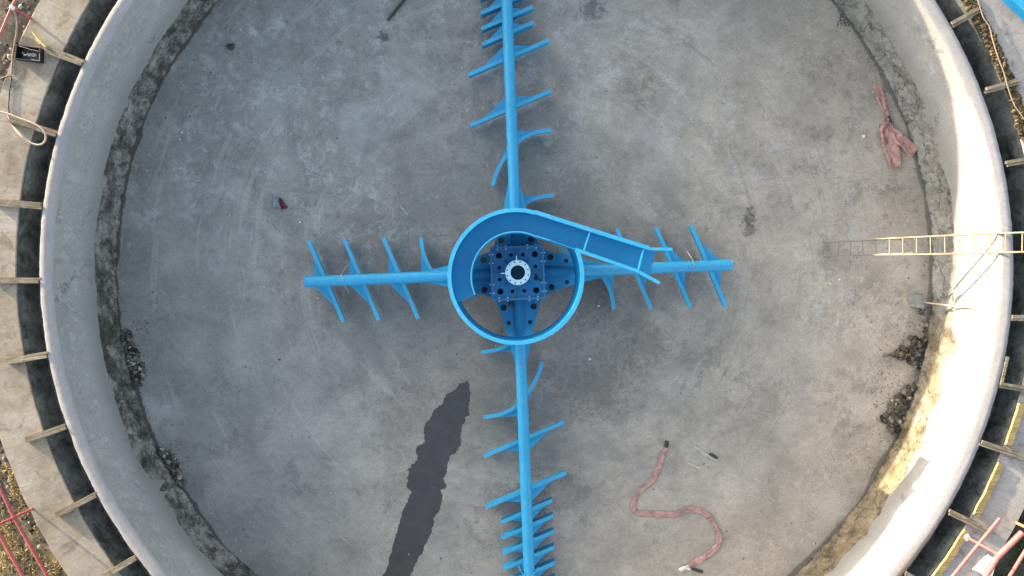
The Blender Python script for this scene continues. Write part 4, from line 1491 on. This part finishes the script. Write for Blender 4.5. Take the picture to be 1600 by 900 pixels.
bm = bmesh.new()
tube(bm, smoothpath([W(20, 13, 2.77), W(24, 22, 2.58), W(26.5, 32, 2.38), W(26, 50, Z_SLAB + .03), W(23, 68, Z_SLAB + .02), W(20, 85, Z_SLAB + .02), W(19, 100, Z_SLAB + .02), W(18, 116, Z_SLAB + .02)], 6), 0.017, 7)
own('cable', bm, M['rope'], 'grey brown cable hanging from the pink rail down past the black box', 'cable', smooth=True)
bm = bmesh.new()
zz = Z_SLAB + 0.14
lp = [(-8, 173), (0, 174.5), (13, 178), (28, 184), (45, 190), (58, 196), (67, 203), (71.5, 212), (70, 221), (63, 226), (54, 225.5), (43, 220), (32, 211), (22, 199), (16, 188), (12, 178)]
tube(bm, smoothpath([W(a, b, zz - (0.10 if i > 12 else 0)) for i, (a, b) in enumerate(lp)], 6), 0.019, 8)
own('hose_loop', bm, M['looprope'], 'pale hose curled into a loop over the timber strut at left', 'hose', smooth=True)
bm = bmesh.new()
tube(bm, smoothpath([W(a, b, Z_SLAB + 0.02) for a, b in ((-8, 128), (6, 121), (17, 119), (17, 128), (15, 140), (14, 155), (13.5, 170), (15, 180))], 6), 0.012, 6)
own('cable', bm, M['darkmetal'], 'thin dark cable on the walkway between the black box and the hose loop', 'cable', smooth=True)

# lower left railing
GL = empty('guard_rail', W(51, 795, Z_SLAB), 'dark red two-rail pipe railing at the lower left corner', 'railing', 'pipe guard railings beside the walkway')
bm, b = post_at((51, 795), 3.33, 0.026)
obj('post', bm, M['red'], GL, auto=50)
bm = bmesh.new(); tube(bm, [W(-36, 690, 2.79), W(0, 763, 2.79), W(22, 809, 2.79), W(73, 898, 2.79), W(100, 950, 2.79)], 0.030, 12)
obj('rail', bm, M['red'], GL, auto=50)
bm = bmesh.new(); tube(bm, [W(-60, 742, 3.29), W(-8, 822, 3.29), W(35, 898, 3.29), W(60, 948, 3.29)], 0.034, 12)
obj('rail', bm, M['red'], GL, auto=50)

# lower right railings
GI = empty('guard_rail', W(1508, 838, Z_SLAB), 'pink two-rail pipe railing with a white post foot at lower right', 'railing', 'pipe guard railings beside the walkway')
bm, b = post_at((1508, 838), 3.25, 0.026)
obj('post', bm, M['pink'], GI, auto=50)
bm = bmesh.new(); box(bm, (b.x, b.y, Z_SLAB + 0.07), (0.10, 0.10, 0.02), 0.5)
obj('post_foot', bm, M['white'], GI)
bm = bmesh.new(); tube(bm, [W(1562, 810, 2.685), W(1530, 849, 2.685), W(1489, 900, 2.685), W(1455, 944, 2.685)], 0.030, 12)
obj('rail', bm, M['pink'], GI, auto=50)
bm = bmesh.new(); tube(bm, [W(1597, 832, 3.24), W(1558, 871, 3.24), W(1540, 901, 3.24), W(1515, 940, 3.24)], 0.052, 14)
obj('rail', bm, M['pink'], GI, auto=50)
GO = empty('guard_rail', W(1588, 817, Z_SLAB), 'orange pink pipe railing at the outer edge, lower right corner', 'railing', 'pipe guard railings beside the walkway')
bm, b = post_at((1588, 817), 2.83, 0.03)
obj('post', bm, M['orange'], GO, auto=50)
bm = bmesh.new(); tube(bm, [W(1640, 798, 2.80), W(1619, 833, 2.80), W(1600, 864, 2.80), W(1578, 900, 2.80), W(1555, 940, 2.80)], 0.032, 12)
obj('rail', bm, M['pink'], GO, auto=50)

# pale sheet painting a lit patch between shadows on the walkway
bm = bmesh.new()
prism(bm, [tuple(W(a, b, Z_SLAB + 0.02)[:2]) for a, b in ((1544, 866), (1558, 874), (1549, 905), (1520, 890))], Z_SLAB + 0.004, Z_SLAB + 0.022)
own('sunlit_slab_patch', bm, M['board'], 'pale sheet painted as a sunlit patch on the walkway under the thick pink rail', 'board')
# little blocks in the channel
bm = bmesh.new()
box(bm, W(1496.5, 827.5, ZC + 0.09), (0.09, 0.10, 0.18), 0.4)
own('block', bm, M['white'], 'small pale block standing in the lower right channel', 'block')
bm = bmesh.new()
rock(bm, W(83, 650, ZC + 0.05), 0.065, 5)
own('stone', bm, M['white'], 'white stone lying on the dark floor of the left channel', 'stone')
bm = bmesh.new()
rock(bm, W(125, 764, ZC + 0.03), 0.03, 8)
own('stone', bm, M['alu'], 'small grey stone in the lower left channel above a strut', 'stone')
bm = bmesh.new()
tube(bm, smoothpath([W(a, b, ZC + 0.04) for a, b in ((86, 187), (89, 188), (90, 191), (87, 193))], 4), 0.009, 5)
own('wire_bit', bm, M['white'], 'tiny pale curl of wire in the left channel above a strut', 'wire')

# ================================================================== rubble along the footing
def pile(poly, n, seed, smin, smax, mat, label, core=0.07):
    rnd = random.Random(seed)
    P_ = [W(a, b) for a, b in poly]
    xs = [p.x for p in P_]; ys = [p.y for p in P_]
    cx, cy = sum(xs) / len(xs), sum(ys) / len(ys)
    def inside(x, y):
        c = False
        for i in range(len(P_)):
            a, b = P_[i], P_[i - 1]
            if (a.y > y) != (b.y > y) and x < (b.x - a.x) * (y - a.y) / (b.y - a.y) + a.x: c = not c
        return c
    bm = bmesh.new()
    k = 0
    while k < n:
        x, y = rnd.uniform(min(xs) - .22, max(xs) + .1), rnd.uniform(min(ys) - .2, max(ys) + .2)
        ins = inside(x, y)
        if not ins and rnd.random() > 0.20: continue
        if math.hypot(x - CX, y - CY) > R_FLOOR - 0.03: continue
        s = smin + (smax - smin) * rnd.random() ** 1.9
        if not ins: s = smin
        rock(bm, (x, y, s * 0.35 + (rnd.random() ** 2 * core if ins else 0)), s, rnd.random())
        k += 1
    return own('rubble', bm, M[mat], label, 'rubble', 'heaps of rubble along the footing', 'stuff')


pile([(191, 513), (206, 520), (213, 545), (224, 562), (227, 588), (222, 606), (210, 590), (200, 560)], 400, 1, .012, .070, 'rock', 'dark heap of broken mortar on the left side of the floor')
pile([(250, 700), (268, 702), (280, 722), (290, 752), (280, 762), (262, 740)], 280, 2, .012, .068, 'rock', 'dark heap of broken mortar at the lower left footing')
pile([(1384, 556), (1400, 546), (1418, 530), (1438, 520), (1450, 530), (1452, 560), (1440, 578), (1420, 566), (1400, 560)], 280, 3, .012, .095, 'rockb', 'brown heap of clods on the right below the shovel')
pile([(1376, 650), (1386, 630), (1405, 612), (1420, 598), (1432, 596), (1426, 640), (1410, 672), (1392, 678)], 330, 4, .012, .090, 'rockb', 'brown heap of clods at lower right against the footing')
pile([(1322, 2), (1340, 0), (1352, 16), (1350, 28), (1338, 20)], 110, 5, .014, .06, 'rock', 'grey crumbs of mortar at the top right footing')
pile([(1432, 480), (1446, 478), (1452, 515), (1440, 522)], 80, 6, .010, .04, 'rockb', 'thin scatter of crumbs on the right under the shovel handle')

# clods one can tell apart
for (px, py, s, lab, mt) in ((1372, 655, .055, 'brown clod just left of the lowest right rubble heap', 'rockb'), (1369, 634, .05, 'brown clod lying above left of the lowest right rubble heap', 'rockb'),
                             (1387, 560, .08, 'large brown clod at the left tip of the upper right rubble heap', 'rockb'),
                             (1354, 494, .035, 'small black clod on the floor left of the shovel, upper of two', 'rock'), (1361, 502, .045, 'small black clod on the floor left of the shovel, lower of two', 'rock'),
                             (1099, 725, .045, 'dark lump beside the short metal rod', 'rock'), (1107, 730, .025, 'tiny dark crumb right of the short metal rod', 'rock'),
                             (667, 299, .03, 'black pebble on the floor left of the feedwell', 'rock'), (622, 301, .028, 'black pebble far left of the feedwell', 'rock')):
    bm = bmesh.new()
    rock(bm, W(px, py, s * .4), s, px)
    own('clod', bm, M[mt], lab, 'clod')

bm = bmesh.new()
for k in range(3):
    rock(bm, W(359 + k * 2.0, 73 + (k % 2) * 1.2, .05), .085, k + 40)
own('mortar_lump', bm, M['darkmetal'], 'black mortar lump alone on the upper left floor', 'lump')

# packet, paper scraps
PK = empty('crumpled_packet', W(437, 317), 'crumpled crimson and pale blue packet on the left of the floor', 'packet')
def crumple(pl, z, h, mat, name, seed):
    rnd = random.Random(seed)
    bm = bmesh.new()
    P_ = [W(a, b) for a, b in pl]
    cx = sum((p.x for p in P_)) / len(P_); cy = sum((p.y for p in P_)) / len(P_)
    N = 8
    g = []
    a, b, c, d = P_
    for i in range(N):
        row = []
        for j in range(N):
            u_, v_ = i / (N - 1), j / (N - 1)
            p = a.lerp(b, u_).lerp(d.lerp(c, u_), v_)
            edge = min(u_, 1 - u_, v_, 1 - v_)
            row.append(bm.verts.new((p.x + rnd.uniform(-.012, .012), p.y + rnd.uniform(-.012, .012), z + (rnd.uniform(.2, 1) * h if edge > 0 else rnd.uniform(0, .3) * h))))
        g.append(row)
    for i in range(N - 1):
        for j in range(N - 1):
            bm.faces.new((g[i][j], g[i + 1][j], g[i + 1][j + 1], g[i][j + 1]))
    return bm
obj('pale_half', crumple([(426, 308), (436, 307), (438, 325), (427, 325)], .012, .07, 'foil', '', 1), M['foil'], PK)
obj('crimson_half', crumple([(436, 309), (440, 310), (450, 325), (440, 328)], .012, .08, 'magenta', '', 2), M['magenta'], PK)
for i, (px, py, sz, lab) in enumerate(((935, 478, 3.2, 'white scrap right of the feedwell ring under the right arm'), (921, 561, 3.4, 'white square scrap on the floor below right of the feedwell'),
                                  (1349, 213, 4.0, 'white Y shaped scrap left of the short pink hose'), (469, 347, 2.4, 'white speck of paper above the left arm tip'),
                                  (1311, 437, 2.6, 'white scrap on the floor below the ladder foot'), (497, 466, 2.4, 'white scrap below the left arm tip'),
                                  (285, 207, 2.0, 'white speck on the blue grey floor near the left footing'), (1041, 394, 2.6, 'white lump on the floor at the tip of a blade above the right arm'))):
    bm = crumple([(px - sz * .6, py - sz * .4), (px + sz * .5, py - sz * .6), (px + sz * .7, py + sz * .5), (px - sz * .5, py + sz * .6)], .008, .035, '', '', i + 10)
    own('paper_scrap', bm, M['white'], lab, 'scrap', 'white scraps on the floor')

# metal rods
for a, b, r, mt, lab in (((1085, 697.5), (1120, 721), .022, 'alu', 'long dull metal rod lying above the S shaped hose'), ((1094, 707), (1103, 713), .018, 'alu', 'short metal rod lying against the long metal rod'),
                         ((1109, 708.5), (1121, 715.5), .03, 'darkmetal', 'black bar lying beside the long metal rod'), ((1075, 723), (1094.5, 732.5), .022, 'alu', 'pale metal rod by itself nearest the S shaped hose'),
                         ((606, 32), (636, -6), .035, 'darkmetal', 'dark bar on the floor cut off by the top edge'),
                         ((625, 321), (637, 336), .012, 'alu', 'thin short grey rod on the floor up left of the feedwell')):
    bm = bmesh.new()
    A, B = W(*a, r), W(*b, r)
    tube(bm, [A + Vector((0, 0, .004)), A.lerp(B, .35) + Vector((0, 0, .004)), B + Vector((0, 0, .004))], r, 8, rad=[r * .8, r, r * .9])
    own('metal_rod', bm, M[mt], lab, 'rod', 'metal rods on the floor', auto=50)

# fine grit over the floor
rnd = random.Random(11)
bm = bmesh.new()
for _ in range(1300):
    th = rnd.uniform(0, 2 * PI)
    r = (R_FLOOR - 0.12) * math.sqrt(rnd.random())
    if rnd.random() < .45: r = R_FLOOR - 0.1 - abs(rnd.gauss(0, .55))
    x, y = CX + r * math.cos(th), CY + r * math.sin(th)
    s = 0.006 + 0.016 * rnd.random() ** 3
    res = bmesh.ops.create_icosphere(bm, subdivisions=1, radius=s, matrix=Matrix.Translation((x, y, s * .3)) @ Matrix.Rotation(rnd.uniform(0, 6), 4, 'Z') @ Matrix.Diagonal((rnd.uniform(.7, 1.9), rnd.uniform(.6, 1.2), .6, 1)))
o = obj('grit', bm, M['grit']); tag(o, 'scattered grit and crumbs over the whole tank floor', 'grit', kind='stuff')


# dry grass at the lower left, weeds at the lower right
def tufts(n, a0, a1, r0, r1, mat, name, label, seed, hh):
    rnd = random.Random(seed)
    bm = bmesh.new()
    for _ in range(n):
        t = rnd.uniform(a0, a1); r = rnd.uniform(r0, r1)
        x, y = CX + r * math.cos(t), CY + r * math.sin(t)
        if fn(x, y, 2, 2.0) + .4 * fn(x, y, 6, 5) < -0.02: continue
        z = ZG + 0.06 * fn(x, y, 0, 0.9) + 0.035 * fn(x, y, 3, 3.2)
        for _b in range(5):
            d = rnd.uniform(0, 2 * PI); h = hh * rnd.uniform(.4, 1.1); sp = rnd.uniform(.03, .13); w = rnd.uniform(.004, .010)
            p = Vector((x + rnd.uniform(-.04, .04), y + rnd.uniform(-.04, .04), z - .02))
            dv = Vector((math.cos(d), math.sin(d), 0)); nv = Vector((-dv.y, dv.x, 0)) * w
            q = p + dv * sp * .5 + Vector((0, 0, h)); e = p + dv * sp * 1.3 + Vector((0, 0, h * .8))
            v1, v2, v3, v4, v5 = [bm.verts.new(c) for c in (p - nv, p + nv, q + nv, q - nv, e)]
            bm.faces.new((v1, v2, v3, v4)); bm.faces.new((v4, v3, v5))
    o = obj(name, bm, M[mat]); tag(o, label, 'grass', kind='stuff')
tufts(2600, D(201), D(226), R_SLAB + .05, R_SLAB + 2.2, 'straw', 'dry_grass', 'dry yellow grass and straw beside the lower left walkway', 21, .10)
tufts(1300, D(-42), D(-20), R_SLAB + .05, R_SLAB + 1.6, 'weed', 'weeds', 'dark green weeds beyond the lower right walkway', 22, .13)
bm = bmesh.new()
rnd = random.Random(31)
for _ in range(900):
    t = rnd.uniform(D(140), D(228)); r = R_SLAB + .04 + abs(rnd.gauss(0, .5))
    x, y = CX + r * math.cos(t), CY + r * math.sin(t)
    z = ZG + 0.06 * fn(x, y, 0, 0.9) + 0.035 * fn(x, y, 3, 3.2)
    rock(bm, (x, y, z), rnd.choice((.02, .03, .04, .07)), rnd.random())
o = obj('soil_clods', bm, M['rockb']); tag(o, 'loose soil clods along the outer edge of the left walkway', 'soil', kind='stuff')

# ================================================================== light, sky, camera
EL = math.radians(5.9)
AZ = math.radians(-38)                         # where the light travels to, in plan
dirv = Vector((math.cos(EL) * math.cos(AZ), math.cos(EL) * math.sin(AZ), -math.sin(EL)))
sun = bpy.data.lights.new('sun', 'SUN')
sun.energy = 2.9
sun.angle = math.radians(0.6)
sun.color = (1.0, 0.81, 0.57)
so = bpy.data.objects.new('sun', sun)
COL.objects.link(so)
so.rotation_euler = dirv.to_track_quat('-Z', 'Y').to_euler()
so.location = (-20, 20, 12)

w = bpy.data.worlds.new('World')
S.world = w
w.use_nodes = True
nt = w.node_tree
sky = nt.nodes.new('ShaderNodeTexSky')
sky.sky_type = 'NISHITA'
sky.sun_disc = False
sky.sun_elevation = EL
s_dir = -dirv
sky.sun_rotation = math.atan2(s_dir.x, s_dir.y) % (2 * PI)
sky.air_density = 1.0
sky.dust_density = 3.0
sky.ozone_density = 1.0
bg = nt.nodes['Background']
bg.inputs['Strength'].default_value = 0.15
hs = nt.nodes.new('ShaderNodeHueSaturation')
hs.inputs['Saturation'].default_value = 0.55
nt.links.new(sky.outputs[0], hs.inputs['Color'])
nt.links.new(hs.outputs[0], bg.inputs['Color'])

cam = bpy.data.cameras.new('camera')
cam.sensor_width = 36
cam.lens = 24.0
cam.clip_start = 0.1
cam.clip_end = 3000
co = bpy.data.objects.new('camera', cam)
COL.objects.link(co)
co.location = (0, 0, CAM_H)
co.rotation_euler = (0, 0, 0)
S.camera = co

S.render.engine = 'CYCLES'
S.view_settings.view_transform = 'Standard'
S.view_settings.look = 'None'
S.view_settings.exposure = 2.55
S.view_settings.gamma = 1.0
S.cycles.max_bounces = 6
S.cycles.diffuse_bounces = 4
